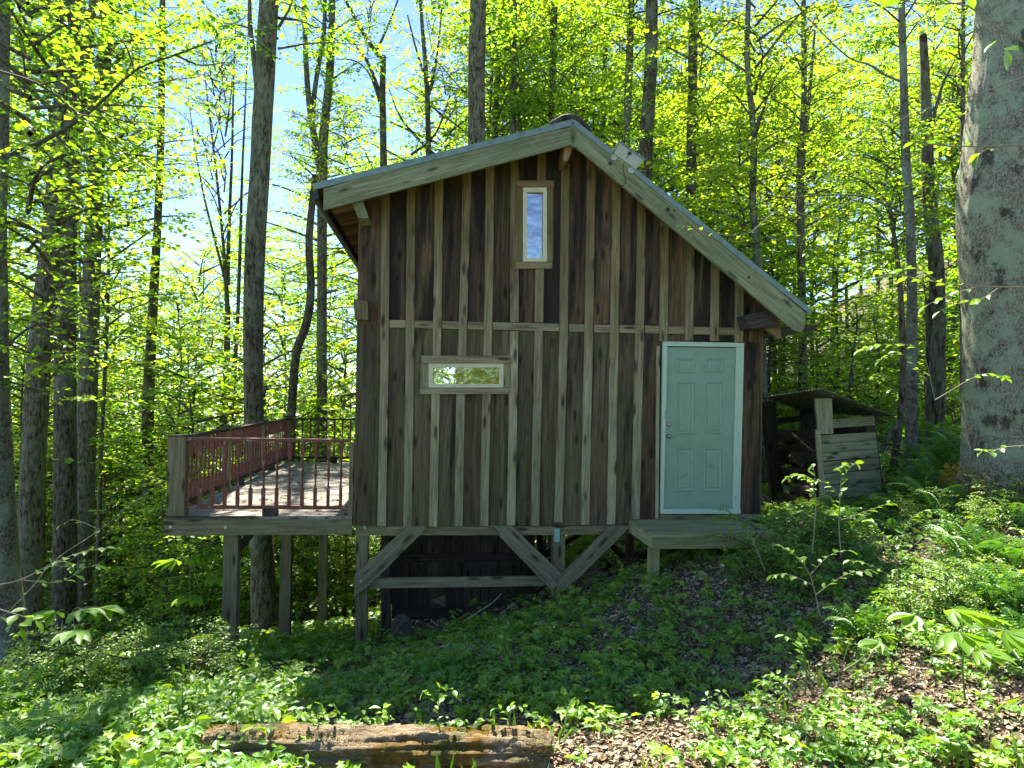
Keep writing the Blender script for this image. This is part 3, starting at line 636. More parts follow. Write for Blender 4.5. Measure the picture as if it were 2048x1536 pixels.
# ================================================================== solar panel on the barge board
sp = empty('solar_panel', c2w(*[(lambda q: (q[0], TF-.08, q[1]))(W(1258, 312, TF))][0]), TH, label='small solar panel with beige back clamped to the right barge board near the ridge', cat='solar panel')
def spw(pts, t0, t1, nm, m):
    o = prism(nm, pp(pts, t0), t0, t1, m, None); o.parent = sp; q = Vector(W(1258, 312, TF)+(0,)); o.matrix_basis = Matrix.Translation((-q[0], -(TF-.08), -q[1])) @ o.matrix_basis; return o
spw([(1240, 282), (1289, 319), (1272, 338), (1226, 305)], TF-.10, TF-.085, 'panel_back', M['beige'])
spw([(1238.5, 280), (1292, 318.5), (1290, 321), (1240, 284)], TF-.115, TF-.07, 'panel_rim', M['metal'])
spw([(1238, 280), (1240.5, 283), (1228, 306), (1225, 304)], TF-.105, TF-.075, 'panel_rim', M['metal'])
spw([(1222, 310), (1229, 309), (1234, 315), (1231, 321), (1223, 319)], TF-.035, TF-.022, 'bracket', M['zinc']); spw([(1256, 336), (1266, 335), (1270, 341), (1265, 347), (1256, 344)], TF-.035, TF-.022, 'bracket', M['zinc'])
spw([(1257, 303), (1263, 304), (1263, 309), (1256, 308)], TF-.115, TF-.101, 'junction_box', M['black'])
g = Geo(); q0 = W(1258, 312, TF)
wp = [(W(x, y, TF), tt) for x, y, tt in [(1259, 307, -.11), (1248, 322, -.10), (1245, 335, -.03), (1247, 350, -.026), (1250, 364, -.026), (1244, 373, -.026), (1236, 368, .1)]]
tube(g, spline([(p[0]-q0[0], TF+tt-(TF-.08), p[1]-q0[1]) for p, tt in wp], 24), .0035, 5); link('wire', g.mesh('wire'), sp, M['black'])
# ================================================================== DECK
dz = 3.3-1.61       # deck floor height in the cabin frame, tuned below
dfl = W(500, 1034, -.02)[1]; s0 = W(333, 1040, 0)[0]; s1 = sL-.03; TD = 6.3
dk = empty('wooden_deck', c2w(s0, 0, 0), TH, label='raised grey wooden deck with a chipped red baluster railing left of the cabin', cat='deck')
OFF = Vector((s0, 0, 0))
def dprism(nm, poly, t0, t1, m, axis=None, par=None):
    o = prism(nm, poly, t0, t1, m, None, axis=axis); o.parent = dk; o.matrix_basis = Matrix.Translation(-OFF) @ o.matrix_basis; return o
def dbeam(nm, p0, p1, w_, h_, m, up=(0, 0, 1)): return beam(nm, Vector(p0)-OFF, Vector(p1)-OFF, w_, h_, m, dk, up=up)
def clip(poly, f):
    out = []
    for i in range(len(poly)):
        p, q = poly[i], poly[(i+1) % len(poly)]; a, b = f(p), f(q)
        if a >= 0: out.append(p)
        if (a >= 0) != (b >= 0):
            k = a/(a-b); out.append((p[0]+k*(q[0]-p[0]), p[1]+k*(q[1]-p[1])))
    return out
bw = .145; r2 = math.sqrt(.5); k_ = -8.0
while k_ < 8:
    # strip running along (1,1) direction in (s,t)
    def P_(u, v): return (u*r2-v*r2, u*r2+v*r2)
    poly = [P_(-20, k_), P_(20, k_), P_(20, k_+bw-.007), P_(-20, k_+bw-.007)]
    for f in (lambda p: p[0]-(s0-.01), lambda p: s1-p[0], lambda p: p[1]-.0, lambda p: TD-p[1]): poly = clip(poly, f) if poly else poly
    if len(poly) >= 3:
        c = np.mean(poly, axis=0); zc = dfl-.014+random.uniform(-.0015, .0015); V = []
        for zz in (.014, -.014):
            for q in poly: d = (q[0]-c[0], q[1]-c[1]); V.append(((d[0]*-r2+d[1]*r2), zz, (d[0]+d[1])*r2))
        n = len(poly); F = [tuple(range(n)), tuple(range(2*n-1, n-1, -1))]+[(i, i+n, (i+1) % n+n, (i+1) % n) for i in range(n)]
        me = bpy.data.meshes.new('deck_board'); me.from_pydata(V, [], F); me.update()
        Zx = Vector((r2, r2, 0)); Yx = Vector((0, 0, 1)); Xx = Vector((-r2, r2, 0))
        # left-handed guard
        mw = Matrix((Xx, Yx, Zx)).transposed().to_4x4(); mw.translation = Vector((c[0], c[1], zc))-OFF
        link('deck_board', me, dk, M['deck'], mw)
    k_ += bw
zrim = W(500, 1070, 0)[1]; zrt = dfl-.03
dprism('rim_joist', [(s0-.02, zrt), (s1, zrt), (s1, zrim), (s0-.02, zrim)], -.01, .04, M['deckpost'], (1, 0))
dbeam('rim_joist', (s0-.0, .04, (zrt+zrim)/2), (s0-.0, TD, (zrt+zrim)/2), .045, zrt-zrim, M['deckpost'])
dbeam('rim_joist', (s0+.03, TD-.02, (zrt+zrim)/2), (s1, TD-.02, (zrt+zrim)/2), .045, zrt-zrim, M['deckpost'])
for i in range(10): dbeam('deck_joist', (s0+.03, .5+i*.6, (zrt+zrim)/2), (s1, .5+i*.6, (zrt+zrim)/2), .04, (zrt-zrim)*.9, M['dark'])
dprism('edge_board', [(s0-.0, dfl+.012), (s0+1.0, dfl+.012), (s0+1.0, dfl-.012), (s0-.0, dfl-.012)], -.035, -.0115, M['dark'], (1, 0))
# supporting posts
for (px, t, wd) in ((458, .05, .165), (569, 2.55, .16), (643.5, 5.9, .16)):
    s, z = W(px, 1200, t); zz = gz(s, t)-.15
    o = dbeam('support_post', (s, t+.08, zz), (s, t+.08, zrim+.0), wd, .14, M['deckpost'], up=(0, 1, 0))
dbeam('knee_brace', (W(470, 1100, .1)[0], .2, zrim-.22), (W(500, 1070, .1)[0], .2, zrim), .09, .04, M['dark'], up=(0, 1, 0))
for x, y in ((342, 1053), (452, 1054)):
    s, z = W(x, y, 0); cyl('bolt', Vector((s, -.02, z))-OFF, Vector((s, -.009, z))-OFF, .02, M['zinc'], dk, 10)
# railing
ztop = W(360, 878, 0)[1]; hR = ztop-dfl
dprism('rail_post', [(s0-.005, dfl-.02), (s0-.005, ztop+.03), (s0+.19, ztop+.03), (s0+.19, dfl-.02)], .0, .15, M['deckpost'], (0, 1))
dbeam('rail_post', (s0+.095, 0.075, ztop+.031), (s0+.095, .075, ztop+.045), .21, .18, M['dark'], up=(0, 1, 0))
sa = s0+.19; sb = s1-.05; tfr = .06
dbeam('rail_post', (s1-.025, tfr, dfl), (s1-.025, tfr, ztop-.03), .05, .09, M['deckpost'], up=(0, 1, 0))
def rail(p0, p1, w_, h_, m=M['red']): return dbeam('hand_rail' if w_ > .06 else 'bottom_rail', p0, p1, w_, h_, m)
zb1 = W(500, 1013, tfr)[1]
rail((sa, tfr, ztop), (sb, tfr, ztop-.01), .09, .035); rail((sa, tfr, zb1), (sb, tfr, zb1-.015), .05, .045)
dbeam('rail_block', (W(541, 1022, tfr)[0], tfr, dfl+.001), (W(541, 1022, tfr)[0], tfr, zb1-.023), .17, .09, M['dark'], up=(0, 1, 0))
# turned baluster profile, shared mesh
def baluster_mesh(h):
    g = Geo(); q = .019
    def sq(z0, z1):
        V = [(x*q, y*q, z) for z in (z0, z1) for x, y in ((-1, -1), (1, -1), (1, 1), (-1, 1))]
        F = [(0, 1, 5), (0, 5, 4), (1, 2, 6), (1, 6, 5), (2, 3, 7), (2, 7, 6), (3, 0, 4), (3, 4, 7), (0, 2, 1), (0, 3, 2), (4, 5, 6), (4, 6, 7)]; g.add(V, F)
    sq(0, h*.27); sq(h*.73, h)
    prof = [(.27, .017), (.285, .010), (.295, .017), (.31, .012), (.36, .010), (.44, .014), (.475, .017), (.485, .011), (.495, .018), (.505, .018), (.515, .011), (.525, .017), (.56, .014), (.64, .010), (.69, .012), (.705, .017), (.715, .010), (.73, .017)]
    tube(g, [(0, 0, h*a) for a, _ in prof], [b for _, b in prof], 8)
    return g.mesh('baluster')
bme = baluster_mesh(ztop-zb1-.03); bme.materials.append(M['red'])
def bal(s, t, zb): o = bpy.data.objects.new('baluster', bme); COL.objects.link(o); o.parent = dk; o.location = Vector((s, t, zb))-OFF; o.rotation_euler = (0, 0, random.uniform(-.1, .1))
for x in (374, 400.6, 425, 450.5, 476, 501.7, 527.5, 554, 579, 605, 631, 657, 682): bal(W(x, 950, tfr)[0], tfr, zb1+.012)
# left side run
sl_ = s0+.06; tp = [.15, 2.05, 4.1, TD-.12]
for t in (2.05, 4.1, TD-.12):
    dbeam('rail_post', (sl_, t, dfl-.02), (sl_, t, ztop+.04), .1, .1, M['deckpost'], up=(0, 1, 0)); dbeam('rail_post', (sl_, t, ztop+.041), (sl_, t, ztop+.06), .15, .14, M['dark'], up=(0, 1, 0))
for a, b in zip(tp[:-1], tp[1:]):
    rail((sl_, a+.05, ztop), (sl_, b-.05, ztop), .09, .035, M['dark']); rail((sl_, a+.05, zb1), (sl_, b-.05, zb1), .05, .045, M['dark'])
    dbeam('rail_block', (sl_, (a+b)/2-.3, dfl), (sl_, (a+b)/2-.3, zb1-.023), .09, .13, M['dark'], up=(0, 1, 0))
    n = int((b-a)/.163)
    for i in range(n): bal(sl_, a+.05+(i+.5)*(b-a-.1)/n, zb1+.012)
tb_ = TD-.12
rail((sl_+.05, tb_, ztop), (sb, tb_, ztop), .09, .035, M['dark']); rail((sl_+.05, tb_, zb1), (sb, tb_, zb1), .05, .045, M['dark'])
n = int((sb-sl_)/.163)
for i in range(n): bal(sl_+.05+(i+.5)*(sb-sl_-.05)/n, tb_, zb1+.012)
dbeam('rail_block', (W(668, 922, tb_)[0], tb_, dfl), (W(668, 922, tb_)[0], tb_, zb1-.023), .13, .09, M['dark'], up=(0, 1, 0))
# ================================================================== door landing
a = W(1264, 1039, -.03); zt = a[1]; fr = W(1303, 1069, -.95)
d = ray(1303, 1069); kk = (ZB+zt-EYE.z)/d.z; pf = w2c(EYE+d*kk); tf_, sf0 = pf.y, pf.x
sr0 = a[0]; sR2 = W(1562, 1080, tf_)[0]
ld = empty('door_landing', c2w(sf0, tf_, gz(sf0, tf_)), TH, label='low mossy wooden landing below the pale green door', cat='landing')
lo_ = Vector((sf0, tf_, gz(sf0, tf_)))
def lb(nm, p0, p1, w_, h_, m=M['plat'], up=(0, 0, 1)): return beam(nm, Vector(p0)-lo_, Vector(p1)-lo_, w_, h_, m, ld, up=up)
zf2 = W(1400, 1096, tf_)[1]
nb = 6
for i in range(nb):
    ta = tf_+(0-.03-tf_)*i/nb; tb3 = tf_+(0-.03-tf_)*(i+1)/nb; lft = min(sf0, sr0)
    lb('landing_board', (lft, (ta+tb3)/2, zt-.015), (sR2, (ta+tb3)/2, zt-.015+random.uniform(-.002, .002)), tb3-ta-.006, .03)
lb('landing_rim', (sf0, tf_-.012, (zt-.032+zf2)/2), (sR2, tf_-.012, (zt-.032+zf2)/2), .035, zt-.032-zf2); lb('landing_rim', (min(sf0, sr0)+.02, tf_+.008, (zt-.032+zf2)/2), (min(sf0, sr0)+.02, -.05, (zt-.032+zf2)/2), .035, zt-.032-zf2)
sleg = W(1310, 1120, tf_)[0]; lb('landing_leg', (sleg, tf_+.06, gz(sleg, tf_)-.15), (sleg, tf_+.06, zf2), .11, .09, up=(0, 1, 0))
# ================================================================== black tarpaulin
def tarp():
    pts = [(1128, 1172, .9), (1165, 1150, 1.3), (1190, 1136, 1.5), (1215, 1121, 1.6), (1228, 1128, 1.5), (1260, 1118, 1.5), (1300, 1105, 1.4), (1400, 1090, 1.2), (1560, 1086, 1.0)]
    top = [Vector(c2w(W(x, y, t)[0], t, W(x, y, t)[1])) for x, y, t in pts]; V = []; n = len(top); rows = 7
    for j in range(rows):
        f = j/(rows-1)
        for i, p in enumerate(top):
            q = p - E2*(f*1.15); zg = H(q.x, q.y)+.015; z = p.z*(1-f)**1.6+zg*(1-(1-f)**1.6) if j else p.z
            V.append((q.x, q.y, max(z, zg)+.02*math.sin(i*2.3+j*1.7)*f))
    F = [(j*n+i, j*n+i+1, (j+1)*n+i+1, (j+1)*n+i) for j in range(rows-1) for i in range(n-1)]
    o = link('tarpaulin', npmesh('tarpaulin', V, F, smooth=True), mats=M['tarp']); md = o.modifiers.new('t', 'SOLIDIFY'); md.thickness = .006
    tag(o, 'black plastic tarpaulin lying on the slope under the cabin floor and landing', 'tarpaulin')
tarp()
# ================================================================== WOODSHED
shp = at(1650, 1005, 9.3)
sh = empty('woodshed', (shp.x, shp.y, H(shp.x, shp.y)), 0, label='small leaning open woodshed with corrugated roof right of the cabin', cat='woodshed')
so_ = Vector(sh.location)
def SP(px, py, Y): return at(px, py, Y)-so_
def quadslab(nm, P4, th, m, par=sh, label=None):
    P4 = [Vector(p) for p in P4]; nrm = (P4[1]-P4[0]).cross(P4[3]-P4[0]).normalized()*th
    c = sum(P4, Vector())/4; e0, e1 = P4[1]-P4[0], P4[2]-P4[1]; Zx = e0.normalized() if e0.length > e1.length else (e1-e1.project(nrm)).normalized(); Yx = nrm.normalized(); Xx = Yx.cross(Zx).normalized(); Mx = Matrix((Xx, Yx, Zx)).transposed()
    V = [Mx.transposed() @ (p-c) for p in P4]+[Mx.transposed() @ (p-c+nrm) for p in P4]
    me = bpy.data.meshes.new(nm); me.from_pydata([tuple(v) for v in V], [], [(3, 2, 1, 0), (4, 5, 6, 7), (0, 1, 5, 4), (1, 2, 6, 5), (2, 3, 7, 6), (3, 0, 4, 7)]); me.update()
    return link(nm, me, par, m, Matrix.Translation(c) @ Mx.to_4x4())
YA, YB, YL = 9.3, 9.8, 11.3
def slat(y0l, y0r, y1l, y1r, th=.03, xl=None, xr=None):
    def ex(y, l): return (1636+(y-845)*.10) if l else (1749+(y-840)*.105)
    quadslab('plank', [SP(xl or ex(y0l, 1), y0l, YA), SP(xr or ex(y0r, 0), y0r, YB), SP(xr or ex(y1r, 0), y1r, YB), SP(xl or ex(y1l, 1), y1l, YA)], th, M['shedwood'])
for a in [(842, 832, 858, 850), (871, 864, 888, 879), (889, 880, 906, 897), (907, 898, 922, 913), (924, 915, 947, 938), (948.5, 939.5, 971, 962), (973, 963, 1012, 1004)]: slat(*a)
quadslab('post', [SP(1630, 797, YA-.02), SP(1664, 797, YA-.02), SP(1667, 868, YA-.02), SP(1637, 868, YA-.02)], .05, M['shedwood'])
quadslab('post', [SP(1632, 860, YA-.03), SP(1640, 860, YA-.03), SP(1655, 1030, YA-.03), SP(1645, 1030, YA-.03)], .05, M['shedwood'])
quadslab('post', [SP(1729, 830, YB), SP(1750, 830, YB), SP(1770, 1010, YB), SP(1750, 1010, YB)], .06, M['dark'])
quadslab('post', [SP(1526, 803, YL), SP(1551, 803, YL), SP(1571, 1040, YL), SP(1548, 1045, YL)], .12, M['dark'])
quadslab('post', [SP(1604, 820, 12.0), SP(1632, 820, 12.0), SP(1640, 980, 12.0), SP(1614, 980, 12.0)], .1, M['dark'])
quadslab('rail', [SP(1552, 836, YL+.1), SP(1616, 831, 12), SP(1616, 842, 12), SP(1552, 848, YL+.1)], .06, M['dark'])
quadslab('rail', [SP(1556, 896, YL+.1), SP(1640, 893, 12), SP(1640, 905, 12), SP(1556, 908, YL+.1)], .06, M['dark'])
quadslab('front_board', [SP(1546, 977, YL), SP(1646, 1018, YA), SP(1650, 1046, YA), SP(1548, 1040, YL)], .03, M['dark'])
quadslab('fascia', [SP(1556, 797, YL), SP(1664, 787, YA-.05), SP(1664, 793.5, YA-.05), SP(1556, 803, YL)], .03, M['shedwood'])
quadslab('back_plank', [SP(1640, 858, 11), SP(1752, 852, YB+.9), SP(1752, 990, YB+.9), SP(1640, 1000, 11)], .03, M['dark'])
def sheetmesh():
    A, B, C_, D = SP(1527, 794, 11.6), SP(1641, 777, 8.95), SP(1788, 833, 9.7), SP(1610, 824, 12.4)
    nu, nv = 90, 4; V = []
    for j in range(nv):
        for i in range(nu):
            u, v = i/(nu-1), j/(nv-1); p = (A*(1-u)+B*u)*(1-v)+(D*(1-u)+C_*u)*v; p = Vector(p); p.z += .010*math.sin(i*math.pi/2)
            V.append(tuple(p))
    F = [(j*nu+i, j*nu+i+1, (j+1)*nu+i+1, (j+1)*nu+i) for j in range(nv-1) for i in range(nu-1)]
    me = npmesh('roof_sheet', V, F); o = link('roof_sheet', me, sh, M['sheet']); md = o.modifiers.new('t', 'SOLIDIFY'); md.thickness = .004
sheetmesh()
# firewood: split logs, one object each
def logmesh(i):
    g = Geo(); n = 5+i % 3; th = np.sort(RG.random(n))*2*np.pi if i % 2 else np.linspace(0, 2*np.pi, n, endpoint=False)
    rr = .5+.18*RG.random(n); L = np.stack([np.cos(th)*rr, np.sin(th)*rr], -1)
    V = [(a, b, z) for z in (-.5, .5) for a, b in L]; V += [(0, 0, -.5), (0, 0, .5)]; F = []
    for j in range(n):
        k = (j+1) % n; F += [(j, k, n+k), (j, n+k, n+j), (2*n, k, j), (2*n+1, n+j, n+k)]
    g.add(V, F); me = g.mesh('firewood_log'); me.materials.append(M['firewood']); return me
M['firewood'] = wood('split firewood', (.05, .035, .022), (.12, .085, .055), (.22, .17, .12), vary=.4, knots=False)
lms = [logmesh(i) for i in range(6)]
for i in range(46):
    px = random.uniform(1562, 1636); py = random.uniform(900, 1012) if i < 40 else random.uniform(868, 900); f = (px-1550)/95; Y = YL*(1-f)+YA*f+.35+random.uniform(0, .5)
    if py > 965+f*45: py -= 45
    p = at(px, py, Y); o = bpy.data.objects.new('firewood_log', lms[i % 6]); COL.objects.link(o); o.location = p
    o.rotation_euler = (math.pi/2+random.uniform(-.2, .2), random.uniform(-3, 3), random.uniform(-.5, .6)); q = random.uniform(.09, .15); o.scale = (q, q, random.uniform(.35, .5))
    tag(o, 'split firewood log stacked in the dark inside of the small woodshed', 'firewood', 'firewood logs in the woodshed')
o = bpy.data.objects.new('plank', None); bpy.data.objects.remove(o)
pb = beam('loose_plank', at(1594, 868, 10.4), at(1640, 905, 9.6), .16, .03, M['dark']); tag(pb, 'short dark plank lying tilted on top of the firewood', 'plank')
# ================================================================== VEGETATION
def jit(n, s): return RG.normal(size=(n, 3))*s
def spray(g, base, d, length, nl, L, shape='quad', ml=0, mt=1, droop=.15, flat=.35, twig=.006, two=True):
    """leafy twig: alternate leaves in a flattish plane along a drooping twig"""
    d = np.array(d, float); d /= np.linalg.norm(d)+1e-9; base = np.array(base, float)
    t = np.linspace(.12, 1, nl); pts = base+d*length*t[:, None]; pts[:, 2] -= droop*length*t**2
    side = np.cross(d, [0, 0, 1.0]); side /= np.linalg.norm(side)+1e-9
    sg = np.where(np.arange(nl) % 2, 1.0, -1.0)
    dirs = d*.65+side*sg[:, None]*.8+jit(nl, .28); dirs[:, 2] -= .18
    N = np.array([0, 0, 1.0])+jit(nl, flat)
    off = side*sg[:, None]*RG.random((nl, 1))*length*.18*np.sin(np.pi*np.clip(t, .1, .9))[:, None]
    LL = L*(.7+.5*RG.random(nl)); leaves(g, pts+off, dirs, N, LL, LL*.78 if shape != 'oval' else LL*.6, shape, ml)
    if mt is not None:
        q = np.array([base, base+d*length*.5-[0, 0, droop*length*.25], base+d*length-[0, 0, droop*length]])
        tube(g, q, [twig, twig*.7, twig*.3], 3, mt)
def crown_mesh(name, h, r, nlimb, nspray, nl, L, up=.5, prof=None, shape='quad', seed=0, mats=None, twig=.006, sub=.9):
    global RG
    keep = RG; RG = np.random.default_rng(seed); g = Geo()
    for i in range(nlimb):
        z0 = h*(i+.3*RG.random())/nlimb*.92; az = i*2.4+RG.normal()*.4; f = z0/h
        rad = r*((math.sin(math.pi*(.15+.8*f))**.7) if prof is None else prof(f))*(.65+.5*RG.random())
        e = up*(.6+.8*RG.random()); dd = np.array([math.cos(az), math.sin(az), 0.])
        q = [np.array([0, 0, z0]), np.array([0, 0, z0])+dd*rad*.45+[0, 0, rad*e*.55], np.array([0, 0, z0])+dd*rad+[0, 0, rad*e*.8]]
        q[1][:2] += RG.normal(size=2)*rad*.1; sp_ = spline(q, 7); tube(g, sp_, np.linspace(.012+.012*rad, .005, 7), 4, 1)
        for k in range(nspray):
            u = .25+.75*(k+RG.random())/nspray; p = sp_[min(6, int(u*6.5))]+RG.normal(size=3)*.05*rad
            a2 = az+RG.normal()*.9; d2 = np.array([math.cos(a2), math.sin(a2), RG.normal()*.22+.1]); ln = rad*.35*(.6+.7*RG.random())*sub+.25
            spray(g, p, d2, ln, nl, L, shape, 0, 1, twig=twig)
    me = g.mesh(name); RG = keep
    for m in mats: me.materials.append(m)
    return me
CR = {'tall': [], 'wide': [], 'sap': [], 'shrub': [], 'thin': []}
for i in range(4): CR['tall'].append(crown_mesh('crown', 8, 2.4, 30, 9, 9, .15, .55, seed=100+i, mats=[M['leaf'] if i % 2 else M['leafy'], M['barkd']]))
for i in range(3): CR['wide'].append(crown_mesh('crown', 6, 3.4, 22, 11, 9, .155, .28, seed=200+i, mats=[M['leafy'] if i % 2 else M['leaf'], M['barkd']]))
for i in range(4): CR['sap'].append(crown_mesh('crown', 4, 1.5, 20, 7, 9, .12, .35, seed=300+i, mats=[M['leafy'] if i % 2 else M['leaf'], M['barkd']]))
for i in range(3): CR['thin'].append(crown_mesh('crown', 9, 1.9, 20, 6, 8, .13, 1.2, seed=400+i, mats=[M['leafy'], M['barkd']]))
for i in range(3): CR['shrub'].append(crown_mesh('foliage', 1.6, 1.1, 12, 7, 10, .11, .5, seed=500+i, shape='oval', mats=[M['shrub'], M['barkd']]))
def add_crown(t, me, loc, sc, rz=None, nm='crown'):
    o = bpy.data.objects.new(nm, me); COL.objects.link(o); o.parent = t; o.location = loc; o.rotation_euler = (0, 0, random.uniform(0, 6.28) if rz is None else rz)
    o.scale = sc if isinstance(sc, tuple) else (sc, sc, sc); return o
def traced(pts, Y, label, crowns=(), mat='bark', name='tree', base=None, forks=(), flare=1.25, n=12, ext=True, group=None):
    """pts: (px,py,width px) from top to base; Y depth of the base. crowns: (type, px, py centre, scale)"""
    bx, by, bw_ = pts[-1]; p0 = at(bx, by, Y); gzv = H(p0.x, p0.y)
    t = empty(name, (p0.x, p0.y, gzv), label=label, cat='tree', group=group)
    P = [at(x, y, Y)-Vector(t.location) for x, y, _ in pts]; R_ = [pxw(wd, Y)/2 for _, _, wd in pts]
    P = P[::-1]; R_ = R_[::-1]
    P = [Vector((P[0].x, P[0].y, -.3))]+P; R_ = [R_[0]*flare]+R_
    if P[1].z < 0: P[1].z = .05
    if ext:
        d = (P[-1]-P[-2]).normalized(); P += [P[-1]+d*5, P[-1]+d*9]; R_ += [R_[-1]*.7, R_[-1]*.35]
    g = Geo(); m = 26; sp_ = spline(P, m); rr = np.interp(np.linspace(0, len(P)-1, m), np.arange(len(P)), R_); tube(g, sp_, rr, n, wob=.035)
    link('trunk', g.mesh('trunk', True), t, M[mat])
    for f in forks:
        g = Geo(); Pf = [at(x, y, Y)-Vector(t.location)+Vector((0, f[0], 0)) for x, y, _ in f[1]]; sp_ = spline(Pf, 12); rr = np.interp(np.linspace(0, len(Pf)-1, 12), np.arange(len(Pf)), [pxw(wd, Y)/2 for _, _, wd in f[1]])
        tube(g, sp_, rr, 7); link('limb', g.mesh('limb', True), t, M[mat])
    for c in crowns:
        k, px, py, sc = c[:4]; me = random.choice(CR[k]); p = at(px, py, Y)-Vector(t.location); hgt = {'tall': 8, 'wide': 6, 'sap': 4, 'thin': 9, 'shrub': 1.6}[k]
        add_crown(t, me, (p.x, p.y+(c[4] if len(c) > 4 else 0), p.z-hgt*sc/2), sc)
    return t
TR = 'forest'
traced([(-2, 250, 34), (-8, 500, 38), (-6, 800, 46), (6, 1100, 54), (26, 1385, 66)], 10.5, 'thick grey trunk cut by the left edge of the photo', [('wide', 60, 250, .8), ('sap', 100, 560, 1.0)], 'barkl', ext=True, flare=1.1)
traced([(143, 0, 37), (128, 250, 39), (104, 480, 41), (80, 700, 42), (62, 1000, 44), (58, 1200, 46), (60, 1370, 50)], 13.5, 'leaning thick brown trunk, first large one in from the left edge', [('wide', 120, 150, .9), ('tall', 60, -150, .9)], 'bark')
traced([(188, 0, 15), (165, 150, 20), (147, 300, 24), (135, 500, 34), (131, 700, 38), (130, 1000, 42), (126, 1340, 44)], 15.5, 'dark trunk between two larger trunks at far left, thin above', [('tall', 150, 60, .8)], 'barkd')
traced([(216, 0, 28), (205, 160, 27), (196, 300, 27), (186, 500, 31), (177, 750, 35), (167, 1050, 36), (160, 1290, 38)], 18, 'straight brown trunk third of the large left group, bending left at its foot', [('tall', 230, 80, .9), ('wide', 260, 330, .6)], 'bark')
traced([(325, 0, 11), (322, 250, 13), (315, 450, 15), (304, 650, 19), (296, 850, 23), (298, 1080, 23), (308, 1232, 26)], 21, 'slender straight dark trunk standing alone against the sky left of the deck', [('thin', 325, -120, .8)], 'barkd')
traced([(538, 0, 37), (527, 200, 38), (517, 380, 38), (508, 560, 39), (506, 760, 38), (514, 950, 42), (524, 1120, 46), (530, 1265, 54)], 13.4, 'large straight trunk rising behind the deck railing', [('wide', 560, -120, .8)], 'bark',
       forks=[(.02, [(500, -40, 6), (499, 40, 9), (508, 120, 11), (516, 200, 12)]), (0, [(533, 770, 4), (527, 785, 10), (520, 800, 12)])])
traced([(665, -20, 12), (661, 130, 15), (650, 240, 18), (645, 330, 20), (644, 520, 19), (643, 850, 21), (641, 1250, 24)], 19, 'forked straight tree just left of the cabin eave', [('tall', 655, 80, .7), ('sap', 690, 300, .8)], 'bark',
       forks=[(0, [(608, -20, 9), (612, 120, 11), (620, 220, 12), (634, 300, 14), (642, 345, 16)]), (.1, [(648, -20, 8), (646, 60, 9), (630, 160, 10), (622, 230, 11)])])
traced([(630, 350, 12), (618, 480, 15), (622, 580, 16), (612, 650, 17), (594, 700, 17), (586, 780, 17), (581, 900, 18), (578, 1240, 20)], 16, 'wavy S shaped thin trunk between deck corner and forked tree', [('sap', 630, 300, .6)], 'barkd', ext=False)
traced([(452, 560, 8), (455, 640, 11), (452, 760, 13), (446, 860, 15), (440, 1180, 17)], 24, 'slender tree dividing into a fan of upright stems against the sky', [('thin', 450, 300, .95), ('thin', 430, 200, .8), ('sap', 440, 120, 1.1)], 'barkd', ext=False,
       forks=[(0, [(396, 20, 1.2), (414, 190, 2.6), (432, 340, 5), (446, 480, 6), (452, 570, 8)]), (.1, [(474, -30, 1.2), (466, 120, 3), (462, 300, 5), (456, 450, 7), (453, 570, 9)]), (.1, [(497, -10, 1.2), (490, 170, 2.8), (482, 350, 5), (478, 500, 7), (470, 700, 8), (456, 800, 9)]), (0, [(368, 120, 1), (385, 260, 2), (405, 380, 4), (430, 480, 5), (450, 560, 6)])])
traced([(767, 112, 11), (765, 190, 13), (767, 330, 14), (768, 700, 15), (768, 1180, 18)], 20, 'tree with a snapped top and side forks above the left roof slope', [('thin', 740, -60, .6)], 'barkd', ext=False,
       forks=[(0, [(680, -20, 5), (712, 40, 8), (738, 85, 10), (765, 120, 11)]), (0, [(806, -30, 3), (785, 30, 4), (768, 70, 5), (752, 105, 6)]), (0, [(665, 40, 3), (710, 90, 5), (738, 130, 7), (764, 200, 9)]), (0, [(672, 118, 2), (710, 122, 3), (740, 150, 4), (762, 215, 5)])])
traced([(840, -10, 7), (845, 60, 8), (853, 160, 10), (857, 310, 11), (858, 700, 12), (858, 1150, 14)], 22, 'thin forked tree midway above the left roof slope', [('thin', 862, 60, .6), ('sap', 890, 250, 1.0)], 'barkd',
       forks=[(0, [(885, 0, 3), (878, 80, 4), (868, 150, 5), (857, 185, 6)]), (0, [(815, 30, 3), (830, 90, 4), (848, 150, 6)]), (0, [(900, 190, 3), (880, 250, 4), (860, 280, 5), (822, 310, 6)])])
traced([(957, -10, 33), (953, 150, 35), (953, 280, 34), (953, 700, 38), (953, 1150, 42)], 14.9, 'large grey trunk rising directly behind the left roof slope', [('tall', 960, -200, .8)], 'bark')
